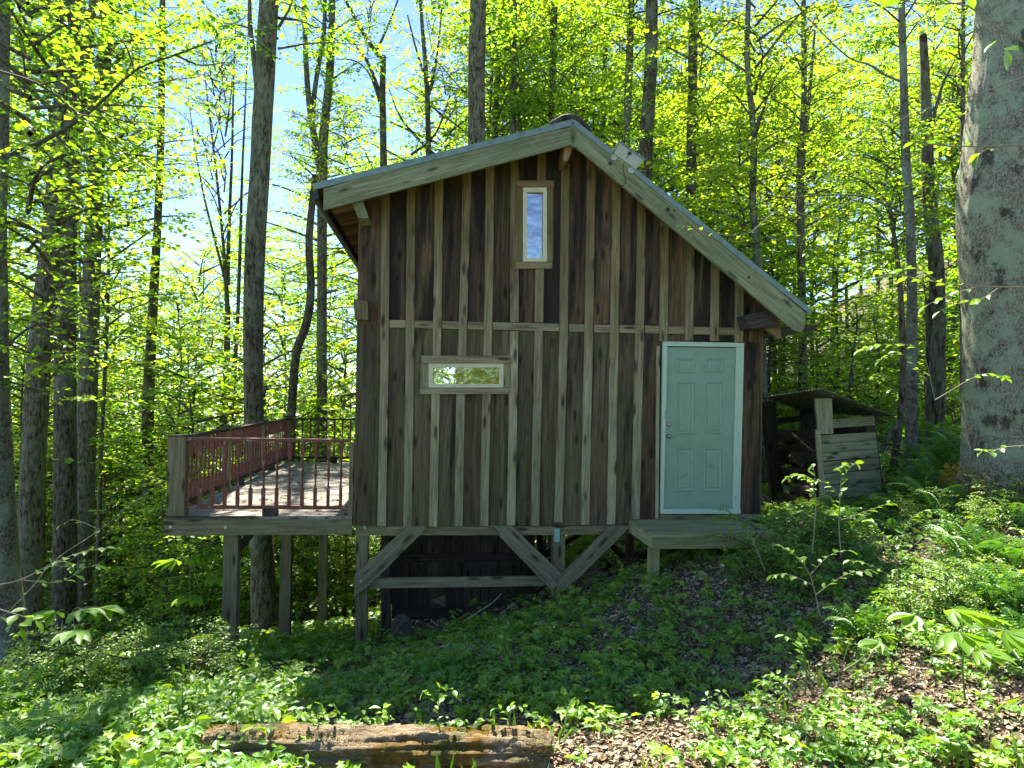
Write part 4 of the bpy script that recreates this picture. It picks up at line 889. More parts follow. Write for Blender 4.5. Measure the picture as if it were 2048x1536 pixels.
for i, (x0, x1, wd, Y, lab, cr) in enumerate([
    (1003, 990, 11, 23, 'thin dark trunk immediately right of the large grey roof trunk', [('tall', 1010, 120, .9)]),
    (1030, 1025, 11, 21, 'thin grey trunk above the gable window, left of the ridge', [('tall', 1040, 60, .8), ('sap', 1040, 220, 1.0)]),
    (1111, 1102, 12, 22, 'straight thin trunk just left of the roof ridge', [('tall', 1100, 150, .8)]),
    (1146, 1147, 13, 24, 'thin trunk with branching crown exactly over the roof ridge', [('wide', 1150, 80, .8)]),
    (1213, 1206, 9, 26, 'very thin trunk just right of the roof ridge', [('tall', 1215, 60, .8)]),
    (1263, 1254, 15, 19, 'medium grey trunk behind the small solar panel', [('tall', 1260, -60, .8)]),
    (1388, 1383, 19, 18, 'stout straight trunk above the middle of the right roof slope', [('tall', 1400, 60, .9), ('sap', 1420, 330, 1.1)]),
    ]):
    traced([(x0, -10, wd*.9), ((x0+x1)/2, 130, wd), (x1, 280, wd*1.05), (x1-3, 600, wd*1.1), (x1-6, 1000, wd*1.3)], Y, lab, cr, 'bark' if i % 2 else 'barkd')
traced([(1303, -10, 24), (1302, 130, 26), (1292, 300, 27), (1290, 600, 28), (1290, 1000, 30)], 17, 'shaggy vine covered trunk right of the solar panel', [('sap', 1290, 250, .8), ('wide', 1300, -100, .7)], 'barkd')
traced([(1497, -10, 10), (1494, 120, 11), (1508, 280, 13), (1505, 400, 14), (1516, 520, 16), (1524, 700, 17), (1530, 985, 18)], 15, 'slightly curved slim trunk crossing above the right eave', [('tall', 1510, 100, .8), ('sap', 1480, 380, .9)], 'bark')
traced([(1607, -10, 9), (1608, 200, 12), (1600, 330, 15), (1602, 480, 16), (1605, 700, 17), (1605, 880, 20)], 17, 'forked trunk rising beyond the right eave end', [('tall', 1610, 60, .8), ('wide', 1610, 350, .6)], 'bark', forks=[(0, [(1630, 60, 4), (1618, 200, 8), (1606, 320, 9), (1601, 370, 12)])])
traced([(1803, 20, 13), (1808, 180, 15), (1812, 330, 17), (1822, 480, 18), (1824, 700, 20), (1822, 850, 22), (1826, 960, 26)], 10.2, 'mottled slim dark trunk standing in ferns left of the giant tree', [('tall', 1810, -160, .5), ('sap', 1840, 330, .6, .5)], 'barkl',
       forks=[(0, [(1808, 165, 5), (1770, 150, 5), (1740, 130, 4), (1690, 110, 3), (1600, 20, 2)]), (0, [(1812, 430, 5), (1760, 405, 4), (1700, 390, 3), (1560, 395, 2)])])
traced([(1846, 70, 14), (1852, 200, 18), (1857, 380, 24), (1872, 520, 27), (1876, 650, 28), (1874, 760, 30), (1870, 905, 32)], 11.6, 'old split dark snag with a broken top beside the giant tree', [], 'barkd', ext=False, forks=[(0, [(1910, 120, 3), (1885, 170, 6), (1866, 240, 8)]), (.1, [(1862, 600, 10), (1866, 700, 12), (1864, 880, 14)])])
traced([(1780, 420, 7), (1795, 520, 9), (1803, 620, 11), (1806, 740, 12), (1800, 840, 13), (1788, 930, 15)], 10.8, 'crooked thin sapling trunk right of the woodshed', [('sap', 1770, 400, .6)], 'bark', ext=False, forks=[(0, [(1762, 905, 9), (1780, 870, 9), (1800, 850, 8)])])
traced([(1925, 300, 9), (1924, 500, 11), (1926, 700, 12), (1926, 900, 14)], 14, 'thin grey trunk half hidden against the giant tree', [('tall', 1925, 120, .5)], 'bark')
# the giant tree at the right edge
def giant():
    Y = 8.6; p0 = at(2000, 1000, Y); t = empty('giant_tree', (p0.x, p0.y, H(p0.x, p0.y)), label='giant lichen spotted grey trunk filling the right edge', cat='tree')
    T0 = Vector(t.location)
    L = [(1962, -20, 132), (1945, 200, 140), (1925, 400, 150), (1930, 500, 152), (1940, 650, 148), (1940, 800, 150), (1938, 930, 160), (1926, 1010, 180)]
    P = [at(l+w_/2, y, Y+.0)-T0 for l, y, w_ in L][::-1]; R_ = [pxw(w_, Y)/2 for _, _, w_ in L][::-1]
    P = [Vector((P[0].x, 0, -.35))]+P+[P[-1]+Vector((.1, 0, 6)), P[-1]+Vector((.2, 0, 11))]; R_ = [R_[0]*1.08]+R_+[R_[-1]*.8, R_[-1]*.5]
    m = 90; sp_ = spline(P, m); rr = np.interp(np.linspace(0, len(P)-1, m), np.arange(len(P)), R_); g = Geo(); n = 72
    th = np.linspace(0, 2*np.pi, n, endpoint=False); V = []
    for i in range(m):
        zz = sp_[i][2]; fl = max(0, 1-zz/.9)**2
        r_ = rr[i]*(1+.012*np.sin(th*23+zz*1.2+2*np.sin(zz*3+th*3))+.02*np.sin(th*5+zz*.8)+fl*.10*np.sin(th*5+.8)+.006*RG.normal(size=n))
        V.append(np.stack([sp_[i][0]+r_*np.cos(th), sp_[i][1]+r_*np.sin(th), np.full(n, zz)], -1))
    V = np.concatenate(V); F = [(i*n+j, i*n+(j+1) % n, (i+1)*n+(j+1) % n, (i+1)*n+j) for i in range(m-1) for j in range(n)]
    link('trunk', npmesh('trunk', V, F, smooth=True), t, M['giantbark'])
    g = Geo()   # moss at the foot
    q = RG.random(2600); a = RG.random(2600)*2*np.pi; zz = .02+.38*q**2; rr0 = pxw(190, Y)/2*(1.12-.25*zz)*(1+.1*np.sin(a*5+.8)*(1-zz)); Pm = np.stack([P[1].x+rr0*np.cos(a), P[1].y+rr0*np.sin(a), zz], -1)
    leaves(g, Pm, np.stack([np.cos(a), np.sin(a), .4+q*0], -1)+jit(2600, .5), jit(2600, 1), .05, .028); link('moss', g.mesh('moss'), t, M['moss'])
    return t
def giantbark():
    m, n, o = newmat('giant bark'); v = objcoord(n, (1, 1, 1), False)
    a = noise(n, objcoord(n, (9, 9, 5), False), 5.5, 10, .75, .5); b_ = noise(n, v, 3.2, 8, .7); e = noise(n, v, 9, 6, .7)
    c = ramp(n, a, [(.38, (.05, .046, .028)), (.60, (.36, .335, .23))])
    f = ramp(n, b_, [(.48, (0, 0, 0)), (.58, (.75,)*3)]); c = mixc(n, f, c, (.30, .36, .22))
    d = noise(n, objcoord(n, (1, 1, .8), False), 2.4, 8, .75); f = ramp(n, d, [(.55, (0, 0, 0)), (.60, (.85,)*3)]); c = mixc(n, f, c, (.035, .024, .016))
    b = nd(n, 'ShaderNodeBsdfPrincipled'); b.inputs['Roughness'].default_value = .95; n.links.new(c, b.inputs['Base Color'])
    bp = nd(n, 'ShaderNodeBump'); bp.inputs['Strength'].default_value = 1; bp.inputs['Distance'].default_value = .025; n.links.new(a, bp.inputs['Height']); n.links.new(bp.outputs[0], b.inputs['Normal'])
    n.links.new(b.outputs[0], o.inputs[0]); return m
M['giantbark'] = giantbark()
M['moss'] = leafmat('orange green moss', [(0, (.10, .11, .015)), (.5, (.26, .19, .025)), (1, (.34, .22, .04))], .3, .03, 1.2, .0)
gt = giant()
# ---- filler woodland trees: thin trunks with shared crowns
tm = {}
def thin_trunk(i):
    if i not in tm:
        g = Geo(); P = [(0, 0, -.3)]+[(.14*math.sin(i*1.7+k)*k/6, .1*math.cos(i*2.1+k*.8)*k/6, k/8*10) for k in range(1, 9)]
        tube(g, spline(P, 18), np.linspace(.075, .02, 18), 7, wob=.04); tm[i] = g.mesh('trunk', True); tm[i].materials.append(M['bark'] if i % 2 else M['barkd'])
    return tm[i]
def filler(px, Y, top_py, kind, lab, grp, wscale=1.0, nm='tree', lowcrown=None):
    p = at(px, 780, Y); z = H(p.x, p.y); topz = at(px, top_py, Y).z; h = topz-z
    if h < 1: return
    t = empty(nm, (p.x, p.y, z), random.uniform(0, 6.28), label=lab, cat='tree', group=grp)
    o = add_crown(t, thin_trunk(random.randrange(6)), (0, 0, 0), (wscale, wscale, h/10*.93), 0, 'trunk')
    ch = {'tall': 8, 'wide': 6, 'sap': 4, 'thin': 9}[kind]; sc = min(1.25, h/ch*.8) if kind != 'sap' else min(1.5, h/ch*.9)
    add_crown(t, random.choice(CR[kind]), (0, 0, h-ch*sc), sc)
    if h > ch*sc*1.55 and random.random() < .5: add_crown(t, random.choice(CR[lowcrown or 'sap']), (0, 0, h*.22), min(1.3, h/10))
    return t
def spread(n, x0, x1): return [x0+(x1-x0)*(i+random.random())/n for i in range(n)]
BINS = [(-999, 60, 'at the far left edge'), (60, 150, 'among the large trunks at far left'), (150, 250, 'right of the large left trunk group'), (250, 340, 'around the slender dark trunk'), (340, 450, 'above the front deck corner'),
        (450, 560, 'around the large trunk behind the railing'), (560, 650, 'around the wavy thin trunk'), (650, 800, 'beside the left cabin eave'), (800, 960, 'above the middle of the left roof slope'), (960, 1080, 'left of the gable window'),
        (1080, 1180, 'directly over the roof ridge'), (1180, 1300, 'behind the solar panel'), (1300, 1400, 'above the upper right roof slope'), (1400, 1520, 'above the lower right roof slope'), (1520, 1620, 'beyond the right eave end'),
        (1620, 1740, 'above the woodshed'), (1740, 1850, 'around the mottled slim trunk'), (1850, 1940, 'around the split snag'), (1940, 9999, 'behind the giant trunk')]
def where(px):
    for a, b, w_ in BINS:
        if a <= px < b: return w_
def fillrow(n, x0, x1, Ya, Yb, ta, tb, kinds, what, wscale=1.0, lowcrown=None):
    for px in spread(n, x0, x1):
        w_ = where(px); filler(px, random.uniform(Ya, Yb), random.uniform(ta, tb), random.choice(kinds), what+' '+w_, what+'s '+w_, wscale, lowcrown=lowcrown)
fillrow(12, 330, 700, 17, 23, 560, 860, ['sap'], 'young leafy understory tree', .8)
fillrow(9, -60, 330, 21, 25, 560, 860, ['sap'], 'young leafy understory tree', .8)
fillrow(24, -60, 700, 22, 34, 620, 900, ['sap'], 'low sunlit understory tree', .7)
fillrow(17, -80, 720, 26, 38, 430, 640, ['tall', 'sap', 'wide'], 'leafy mid distance tree')
fillrow(18, -120, 760, 40, 60, 430, 620, ['tall', 'wide'], 'far sunlit valley tree', 1.2)
fillrow(4, 800, 1000, 15, 24, 560, 760, ['sap'], 'leafy tree glimpsed through the low window', .6)
fillrow(5, -60, 260, 18, 32, -150, 250, ['tall'], 'tall leafy tree')
fillrow(11, 330, 700, 15, 19, 900, 1040, ['sap'], 'low leafy sapling tree', .5)
fillrow(10, -60, 340, 22, 27, 900, 1060, ['sap'], 'low leafy sapling tree', .5)
fillrow(4, 640, 960, 24, 34, 150, 300, ['wide'], 'bright yellow green tree')
fillrow(16, 960, 1560, 22, 34, -100, 220, ['tall', 'wide', 'tall'], 'tall hillside tree', 1.3)
fillrow(9, 1560, 2100, 26, 36, -60, 220, ['tall', 'tall'], 'tall hillside tree', 1.3)
fillrow(28, 960, 2120, 36, 55, -100, 250, ['tall', 'wide'], 'distant hillside tree', 1.5)
fillrow(15, 1480, 2080, 15, 26, 380, 600, ['sap'], 'low leafy understory tree', .7)
fillrow(14, 1150, 1560, 17, 26, 150, 450, ['sap'], 'leafy understory tree', .7)
fillrow(8, 1060, 1300, 16, 24, 850, 980, ['sap'], 'low leafy tree seen below the floor', .7)
# trees behind the viewer, out of view, added for the window reflections and to continue the wood
for i in range(12):
    x = random.uniform(-26, 26); y = random.uniform(-34, -20); z = H(x, y); h = random.uniform(7, 9)
    t = empty('tree', (x, y, z), 0, label='tree out of view behind the viewer, added for the window reflections', cat='tree', group='trees behind the viewer')
    add_crown(t, thin_trunk(i % 6), (0, 0, 0), (1.8, 1.8, h/10), 0, 'trunk'); add_crown(t, random.choice(CR['tall']), (0, 0, h-7), 1.0); add_crown(t, random.choice(CR['sap']), (0, 0, 1.5), 1.0)
for i in range(5):  # unseen taller trees added to put leaves into the upper window reflection
    x = -7+3.2*i; y = -24; z = H(x, y)
    t = empty('tree', (x, y, z), 0, label='taller thin tree out of view, added to show leaves in the window reflections', cat='tree', group='taller trees behind the viewer')
    add_crown(t, thin_trunk(i % 6), (0, 0, 0), (2, 2, 1.5), 0, 'trunk'); add_crown(t, CR['thin'][i % 3], (0, 0, 5.5), 1.0)
for i in range(30):  # unseen saplings added so their sunlit leaves bounce green light onto the wall
    x = random.uniform(-17, 17); y = random.uniform(-17, -9); z = H(x, y); h = random.uniform(2.5, 5)
    t = empty('sapling', (x, y, z), 0, label='leafy sapling out of view behind the viewer, added to bounce light onto the cabin', cat='tree', group='saplings behind the viewer')
    add_crown(t, thin_trunk(i % 6), (0, 0, 0), (.6, .6, h/10), 0, 'trunk'); add_crown(t, random.choice(CR['sap']), (0, 0, 0), h/4.2)
# far woodland mass
def farwood():
    g = Geo(); n = 60000; px = RG.uniform(-700, 2700, n); Y = RG.uniform(62, 110, n)
    X = (px-CX)/FL*Y; z0 = Hn(X, Y); hh = 13*RG.random(n)**.8
    lim = np.where(px < 950, 9+2.5*np.sin(px*.02), 17); z = z0+hh/13*lim
    clump = np.sin(X*.9+3*np.sin(Y*.3))*np.sin(z*.8+X*.3)+RG.normal(size=n)*.6; k = clump > -.5
    P = np.stack([X, Y, z], -1)[k]; m = len(P)
    leaves(g, P, jit(m, 1), np.array([0, -.3, 1.])+jit(m, .6), .55, .42, 'quad', 0)
    n = 16000; X = RG.uniform(-40, 40, n); Y = RG.uniform(-46, -32, n); z0 = Hn(X, Y); P = np.stack([X, Y, z0+np.clip(ZC-z0, 0, 9)*RG.random(n)*1.0+5.0*RG.random(n)], -1)  # unseen rear mass added to fill the low window reflection with foliage
    leaves(g, P, jit(n, 1), np.array([0, .3, 1.])+jit(n, .6), .45, .35, 'quad', 0)
    me = g.mesh('distant_woodland'); me.materials.append(M['leafy']); o = link('distant_woodland', me); tag(o, 'far off sunlit woodland seen as one yellow green mass between the trunks', 'woodland', kind='stuff')
farwood()
# ------------------------------------------------------------------ leaf litter and ground herbs
def under_cabin(x, y):
    s = (x-O3.x)*E1.x+(y-O3.y)*E1.y; t = (x-O3.x)*E2.x+(y-O3.y)*E2.y
    return (s > sL+.2) & (s < sR-.2) & (t > .35) & (t < TBK)
def gnormal(x, y):
    e = .05; return np.stack([-(Hn(x+e, y)-Hn(x-e, y))/(2*e), -(Hn(x, y+e)-Hn(x, y-e))/(2*e), np.ones_like(x)], -1)
def field(n, y0, y1, pw=1.0, wide=.95):
    y = y0+(y1-y0)*RG.random(n)**pw; x = (RG.random(n)*2-1)*(y*wide+.6); return x, y
def litter():
    g = Geo()
    for n, y0, y1, L in ((78000, 2.6, 7.5, .047), (42000, 7.5, 16, .085), (26000, 16, 40, .2)):
        x, y = field(n, y0, y1); z = Hn(x, y); nr = gnormal(x, y); d = jit(n, 1); d -= nr*(d*nr).sum(1)[:, None]*.9
        LL = L*(.5+RG.random(n)); leaves(g, np.stack([x, y, z+.004+.022*RG.random(n)], -1), d, nr+jit(n, .55), LL, LL*(.3+.5*RG.random(n)), 'quad', 0, np.clip(RG.beta(2, 2, n), 0, 1))
    n = 26000; x = RG.uniform(-16, 16, n); y = RG.uniform(-14, 2.8, n); z = Hn(x, y); nr = gnormal(x, y); d = jit(n, 1); LL = .12*(.5+RG.random(n)); leaves(g, np.stack([x, y, z+.004+.02*RG.random(n)], -1), d, nr+jit(n, .4), LL, LL*.6, 'quad', 0, RG.beta(2, 2, n))  # unseen litter behind the viewer, added to bounce warm sunlight onto the cabin
    me = g.mesh('leaf_litter'); me.materials.append(M['litter']); o = link('leaf_litter', me); tag(o, 'dry brown fallen leaves covering the forest floor', 'leaf litter', kind='stuff')
litter()
def fbm(x, y, s): return (np.sin(x*1.7*s+2*np.sin(y*1.1*s))+np.sin(y*2.3*s+1.7*np.sin(x*1.9*s+1))+.6*np.sin(x*4.1*s+y*3.3*s)+.5*np.sin(x*7.7*s-y*6.1*s))/3.1
def herbs():
    g = Geo()
    for n, y0, y1, L, hgt, shape, k in ((7000, 2.9, 8.5, .058, .13, 'lobe', 7), (3800, 3.0, 8.5, .05, .16, 'oval', 6), (9000, 8.5, 17, .10, .2, 'quad', 6), (9000, 17, 42, .22, .4, 'quad', 5)):
        x, y = field(n, y0, y1); dens = fbm(x, y, 1.1 if y1 < 10 else .5)+RG.normal(size=n)*.42
        px = CX+x/y*FL
        thr = -.25-.35*((px > 620) & (px < 1480) & (y > 5.0) & (y < 9))-.2*(px > 1650)+np.where((px < 600) & (y < 10), -.30, 0)+np.where((px > 1350) & (px < 1700) & (y < 8) & (y > 5.6), .25, 0)+np.where((y > 8) & (px > 1550), -.3, 0)+np.where((px > 950) & (y < 5.4), .38, 0)+np.where((px > 405) & (px < 1110) & (y < 4.55), .75, 0)
        kk = (dens > thr) & ~under_cabin(x, y); x, y = x[kk], y[kk]; n = len(x); z = Hn(x, y); big = 1+.35*((CX+x/y*FL) < 620)*(y < 9)
        hh = hgt*(.35+RG.random(n))*big; rv = RG.random(n)
        for j in range(k):
            a = j/k*2*np.pi+RG.random(n)*1.2; q = .3+.7*RG.random(n)
            d = np.stack([np.cos(a), np.sin(a), -.15+.3*RG.normal(size=n)], -1); P = np.stack([x+np.cos(a)*L*.35*q*big, y+np.sin(a)*L*.35*q*big, z+hh*(.75+.3*RG.random(n))], -1)
            LL = L*(.6+.8*rv)*(.75+.5*RG.random(n))*big; leaves(g, P, d, np.array([0, 0, 1.])+jit(n, .38), LL, LL*(.62 if shape == 'oval' else .85), shape, 0, np.clip(rv*.7+.3*RG.random(n), 0, 1))
        if y1 < 10:
            for i in range(0, n):   # stems
                tube(g, [(x[i], y[i], z[i]-.01), (x[i]+.01, y[i], z[i]+hh[i])], [.0022, .0014], 3, 1)
    n = 9000; x = RG.uniform(-14, 14, n); y = RG.uniform(-12, 2.9, n); z = Hn(x, y); leaves(g, np.stack([x, y, z+.1*RG.random(n)+.03], -1), jit(n, 1)*[1, 1, .3], np.array([0, 0, 1.])+jit(n, .4), .12, .09, 'quad', 0)  # unseen herb leaves behind the viewer, added to bounce sunlight toward the wall
    me = g.mesh('ground_herbs'); me.materials.append(M['herb']); me.materials.append(M['stem']); o = link('ground_herbs', me); tag(o, 'low green woodland herbs spread over the forest floor', 'ground cover', kind='stuff')
M['stem'] = plain('green stem', (.10, .16, .04), .6)
herbs()
def grass():
    g = Geo(); n = 2600; x, y = field(n, 3.0, 6.2); k = fbm(x, y, 1.7) > .15; x, y = x[k], y[k]; n = len(x); z = Hn(x, y); d = jit(n, .35)+[0, 0, 1.]
    leaves(g, np.stack([x, y, z], -1), d, jit(n, 1), .09+.12*RG.random(n), .008, 'quad', 0); me = g.mesh('grass_blades'); me.materials.append(M['herb']); o = link('grass_blades', me); tag(o, 'thin grass blades among the leaf litter in the foreground', 'grass', kind='stuff')
grass()
# ------------------------------------------------------------------ fallen log
def fallen_log():
    a = ghit(412, 1536, 3.0); b = ghit(1096, 1534, 3.0); a.z += .085; b.z += .08; c = (a+b)/2; L = (b-a).length; n, m = 72, 170; V = []
    ax = (b-a).normalized(); up = Vector((0, 0, 1)); sd = ax.cross(up).normalized(); up = sd.cross(ax)
    for i in range(m):
        f = i/(m-1)
        for j in range(n):
            th = j/n*2*math.pi; ca, sa = math.cos(th), math.sin(th)
            r_ = .135*(1-.12*f)*(1+.10*math.sin(f*9+2*math.sin(th*2))*.6+.07*math.sin(th*7+f*8)+.05*math.sin(th*13-f*14)+.03*math.sin(f*120+th*5)+.05*math.sin(th*29+2*math.sin(f*17))+.05*abs(math.sin(f*40+th*3))*math.sin(th*17)+RG.normal()*.018)
            if f > .93: r_ *= 1-.30*(f-.93)/.07*(1+.8*math.sin(th*5))
            if f < .05: r_ *= .75+.25*f/.05+.12*math.sin(th*4)*(1-f/.05)
            p = Vector((0, 0, 0))+sd*(ca*r_*1.15)+up*(sa*r_)+ax*((f-.5)*L+.03*math.sin(th*3)*(1 if f > .96 or f < .03 else 0)); V.append(tuple(p))
    F = [(i*n+j, i*n+(j+1) % n, (i+1)*n+(j+1) % n, (i+1)*n+j) for i in range(m-1) for j in range(n)]
    t = empty('fallen_log', c, 0, label='rotting fallen log with orange moss lying across the bottom foreground', cat='log')
    V = np.array(V); Fq = np.array(F); V = np.vstack([V, V[:n].mean(0), V[-n:].mean(0)]); i0 = len(V)-2
    caps = [(i0, (j+1) % n, j, j) for j in range(n)]
    me = bpy.data.meshes.new('log_body'); me.from_pydata([tuple(v) for v in V], [], [tuple(f) for f in F]+[(i0, (j+1) % n, j) for j in range(n)]+[(i0+1, (m-1)*n+j, (m-1)*n+(j+1) % n) for j in range(n)]); me.polygons.foreach_set('use_smooth', [True]*len(me.polygons)); me.update()
    link('log_body', me, t, M['log'])
    g = Geo(); q = 7000; f = RG.random(q); th = RG.uniform(-.1, 3.3, q); k = (np.sin(f*19)+np.sin(f*7+1)+np.sin(th*4+f*11)+RG.normal(size=q)*.5) > .2; f, th = f[k], th[k]
    A = np.array(ax); S = np.array(sd); Up = np.array(up); nr = S*np.cos(th)[:, None]+Up*np.sin(th)[:, None]
    P = A*((f-.5)*L)[:, None]+nr*(.137*(1-.12*f))[:, None]; leaves(g, P, nr+jit(len(f), .6), jit(len(f), 1), .010, .008); link('moss', g.mesh('moss'), t, M['moss'])
fallen_log()
# ------------------------------------------------------------------ individually built plants
def leafmesh(shape, wr, mat, nm='leaf'):
    g = Geo(); leaves(g, np.zeros((1, 3)), np.array([[1., 0, 0]]), np.array([[0, 0, 1.]]), 1.0, wr, shape, 0, np.array([random.random()])); me = g.mesh(nm, True); me.materials.append(mat); return me
TPL['fine'] = ([(0, 0, 0), (.12, .16, .02), (.32, .38, .05), (.55, .45, .07), (.8, .26, .03), (1, 0, -.10), (.8, -.26, .03), (.55, -.45, .07), (.32, -.38, .05), (.12, -.16, .02), (.3, 0, -.015), (.55, 0, -.02), (.8, 0, -.04)],
               [(0, 1, 10), (1, 2, 10), (2, 3, 11), (2, 11, 10), (3, 4, 12), (3, 12, 11), (4, 5, 12), (0, 10, 9), (9, 10, 8), (8, 10, 11), (8, 11, 7), (7, 11, 12), (7, 12, 6), (6, 12, 5)])
LM = [leafmesh('fine', w_, M['bigleaf']) for w_ in (.62, .7, .55)]
def put_leaf(parent, me, loc, d, nrm, L):
    d = Vector(d).normalized(); n_ = Vector(nrm); s_ = n_.cross(d).normalized(); n_ = d.cross(s_)
    o = bpy.data.objects.new('leaf', me); COL.objects.link(o); o.parent = parent
    o.matrix_basis = Matrix.Translation(loc) @ Matrix((d, s_, n_)).transposed().to_4x4() @ Matrix.Scale(L, 4); return o
def twigplant(name, stems, Y, L, label, cat, group=None, base_ground=True, rad=.006, every=.075, mat=None, flat=.35, dY=0):
    """stems: list of pixel polylines (base first) at depth Y (+ per stem offset); leaves alternate along them"""
    bx, by = stems[0][0]; p0 = at(bx, by, Y)
    t = empty(name, p0, label=label, cat=cat, group=group); g = Geo()
    for si, st in enumerate(stems):
        P = [at(x, y, Y+(dY*k/(max(1, len(st)-1))))-p0 for k, (x, y) in enumerate(st)]; ln = sum((P[i+1]-P[i]).length for i in range(len(P)-1)); sp_ = spline(P, 14)
        r0 = rad if si == 0 else rad*.6; tube(g, sp_, np.linspace(r0, r0*.35, 14), 5)
        n = max(2, int(ln/every)); st0 = .35 if si == 0 and len(stems) > 1 else .12
        for k in range(n):
            f = st0+(1-st0)*(k+.5)/n; i = min(12, int(f*13)); p = Vector(sp_[i])*(1-(f*13-i))+Vector(sp_[i+1])*(f*13-i); tn = Vector(sp_[i+1]-sp_[i]).normalized()
            sd = tn.cross(Vector((0, 0, 1))); sd = sd.normalized() if sd.length > .05 else Vector((1, 0, 0))
            if abs(tn.z) > .7: an = k*2.4; sd = Vector((math.cos(an), math.sin(an), 0))
            d = tn*.5+sd*(1 if k % 2 else -1)*.85+Vector((0, 0, -.15))+Vector([random.gauss(0, .2) for _ in range(3)])
            put_leaf(t, random.choice(LM), p, d, Vector((random.gauss(0, flat), random.gauss(0, flat), 1)), L*random.uniform(.65, 1.15))
        put_leaf(t, random.choice(LM), Vector(sp_[-1]), Vector(sp_[-1]-sp_[-2])+Vector((0, 0, -.02)), (0, 0, 1), L)
    link('stem', g.mesh('stem', True), t, mat or M['twigp']); return t
G1 = 'young shrubs in front of the woodshed'
twigplant('branch', [[(2060, 90), (1985, 50), (1930, 10), (1850, 8), (1780, -4)], [(1985, 50), (2000, 90), (2010, 100)]], 3.4, .105, 'twig with large translucent leaves hanging in at the top right corner', 'branch', every=.16)
twigplant('branch', [[(2070, 290), (1990, 292), (1900, 292), (1820, 283), (1690, 275)], [(1990, 292), (1970, 300), (1955, 310)]], 4.2, .09, 'thin horizontal twig with heart shaped leaves crossing the giant trunk', 'branch', every=.17)
twigplant('branch', [[(2060, 575), (1960, 572), (1880, 565), (1780, 545), (1700, 520)], [(1960, 572), (1900, 590), (1850, 612)], [(1880, 565), (1830, 535), (1800, 540)], [(1780, 545), (1740, 560), (1700, 560)], [(2000, 574), (1960, 600), (1930, 602), (1880, 622)]], 4.6, .075, 'long leafy beech branch reaching left across the giant trunk at mid height', 'branch', every=.06)
twigplant('branch', [[(2060, 150), (1950, 190), (1820, 230), (1700, 300), (1640, 350)], [(1820, 230), (1760, 260), (1720, 262)]], 5.0, .06, 'pale drooping twig with small hanging leaves at upper right', 'branch', every=.14)
twigplant('branch', [[(1640, 440), (1560, 420), (1490, 470), (1400, 460), (1365, 450)]], 5.6, .06, 'small leaved twig tip in front of the right barge board', 'branch', every=.1)
twigplant('shrub', [[(1870, 800), (1960, 750), (2010, 755)], [(1870, 800), (1840, 700), (1760, 690), (1720, 700)], [(1855, 760), (1800, 705), (1760, 720)]], 6.5, .085, 'leafy shrub spray hanging left of the giant trunk at door height', 'shrub', every=.055)
twigplant('branch', [[(2070, 890), (2010, 895), (1980, 905), (1965, 900)]], 5.2, .07, 'short twig with pale leaves against the foot of the giant trunk', 'branch', every=.05)
twigplant('sapling', [[(1682, 1110), (1678, 1040), (1683, 950), (1686, 930)], [(1681, 1000), (1660, 970), (1630, 960), (1610, 950)], [(1683, 960), (1700, 935), (1712, 925)], [(1683, 1040), (1740, 1020), (1780, 1005)]], 6.2, .08, 'slim sapling with pale stem in front of the woodshed planks', 'sapling', G1, every=.05)
twigplant('sapling', [[(1625, 1100), (1632, 1010), (1625, 975), (1600, 950), (1575, 955)], [(1627, 975), (1630, 950), (1625, 930)], [(1632, 1040), (1600, 1020), (1570, 1010)]], 6.3, .08, 'slim sapling with fine leaves in front of the open woodshed', 'sapling', G1, every=.05)
twigplant('shrub', [[(1530, 1140), (1505, 1080), (1480, 1050), (1470, 1030)], [(1505, 1080), (1540, 1060), (1590, 1056)], [(1510, 1100), (1560, 1085), (1610, 1090)], [(1500, 1070), (1470, 1070), (1440, 1040)]], 6.6, .085, 'bright leafy shrub overlapping the right end of the landing', 'shrub', every=.045)
twigplant('shrub', [[(1640, 1230), (1620, 1150), (1590, 1110), (1560, 1090)], [(1620, 1150), (1660, 1110), (1700, 1100)], [(1630, 1190), (1690, 1150), (1740, 1140)], [(1625, 1170), (1580, 1150), (1545, 1150)]], 5.6, .075, 'leafy shrub on the sunny bank below the woodshed', 'shrub', every=.045)
twigplant('shrub', [[(1800, 1230), (1790, 1120), (1760, 1060), (1740, 1040)], [(1790, 1130), (1840, 1080), (1880, 1060)], [(1795, 1160), (1740, 1130), (1700, 1120)], [(1790, 1100), (1820, 1040), (1850, 1020)]], 6.0, .075, 'small leaved shrub on the bank between woodshed and giant trunk', 'shrub', every=.045)
twigplant('sapling', [[(1610, 1390), (1612, 1330), (1600, 1290), (1568, 1270)], [(1612, 1330), (1600, 1300), (1605, 1270)], [(1612, 1350), (1630, 1345), (1640, 1360)]], 4.6, .065, 'small seedling with glowing round leaves at the shadow edge', 'seedling', every=.06, mat=M['stem'])
twigplant('branch', [[(-30, 1175), (40, 1160), (100, 1130), (160, 1105), (215, 1095)], [(40, 1160), (110, 1165), (150, 1150)], [(100, 1130), (160, 1135), (200, 1130)]], 5.0, .085, 'arching branch with long pale leaves over the lower left trunks', 'branch', every=.055)
twigplant('branch', [[(-30, 1210), (30, 1228), (70, 1240)], [(-20, 1222), (20, 1245), (40, 1255)]], 4.6, .10, 'short branch with broad leaves at the lower left edge', 'branch', every=.06)
twigplant('branch', [[(-20, 1260), (60, 1180), (110, 1120), (200, 1060), (260, 1010), (330, 960)], [(110, 1120), (160, 1130)], [(200, 1060), (150, 1040), (120, 1050)]], 6.5, .06, 'bare curved branch rising to the right in front of the left trunks', 'branch', every=.16)
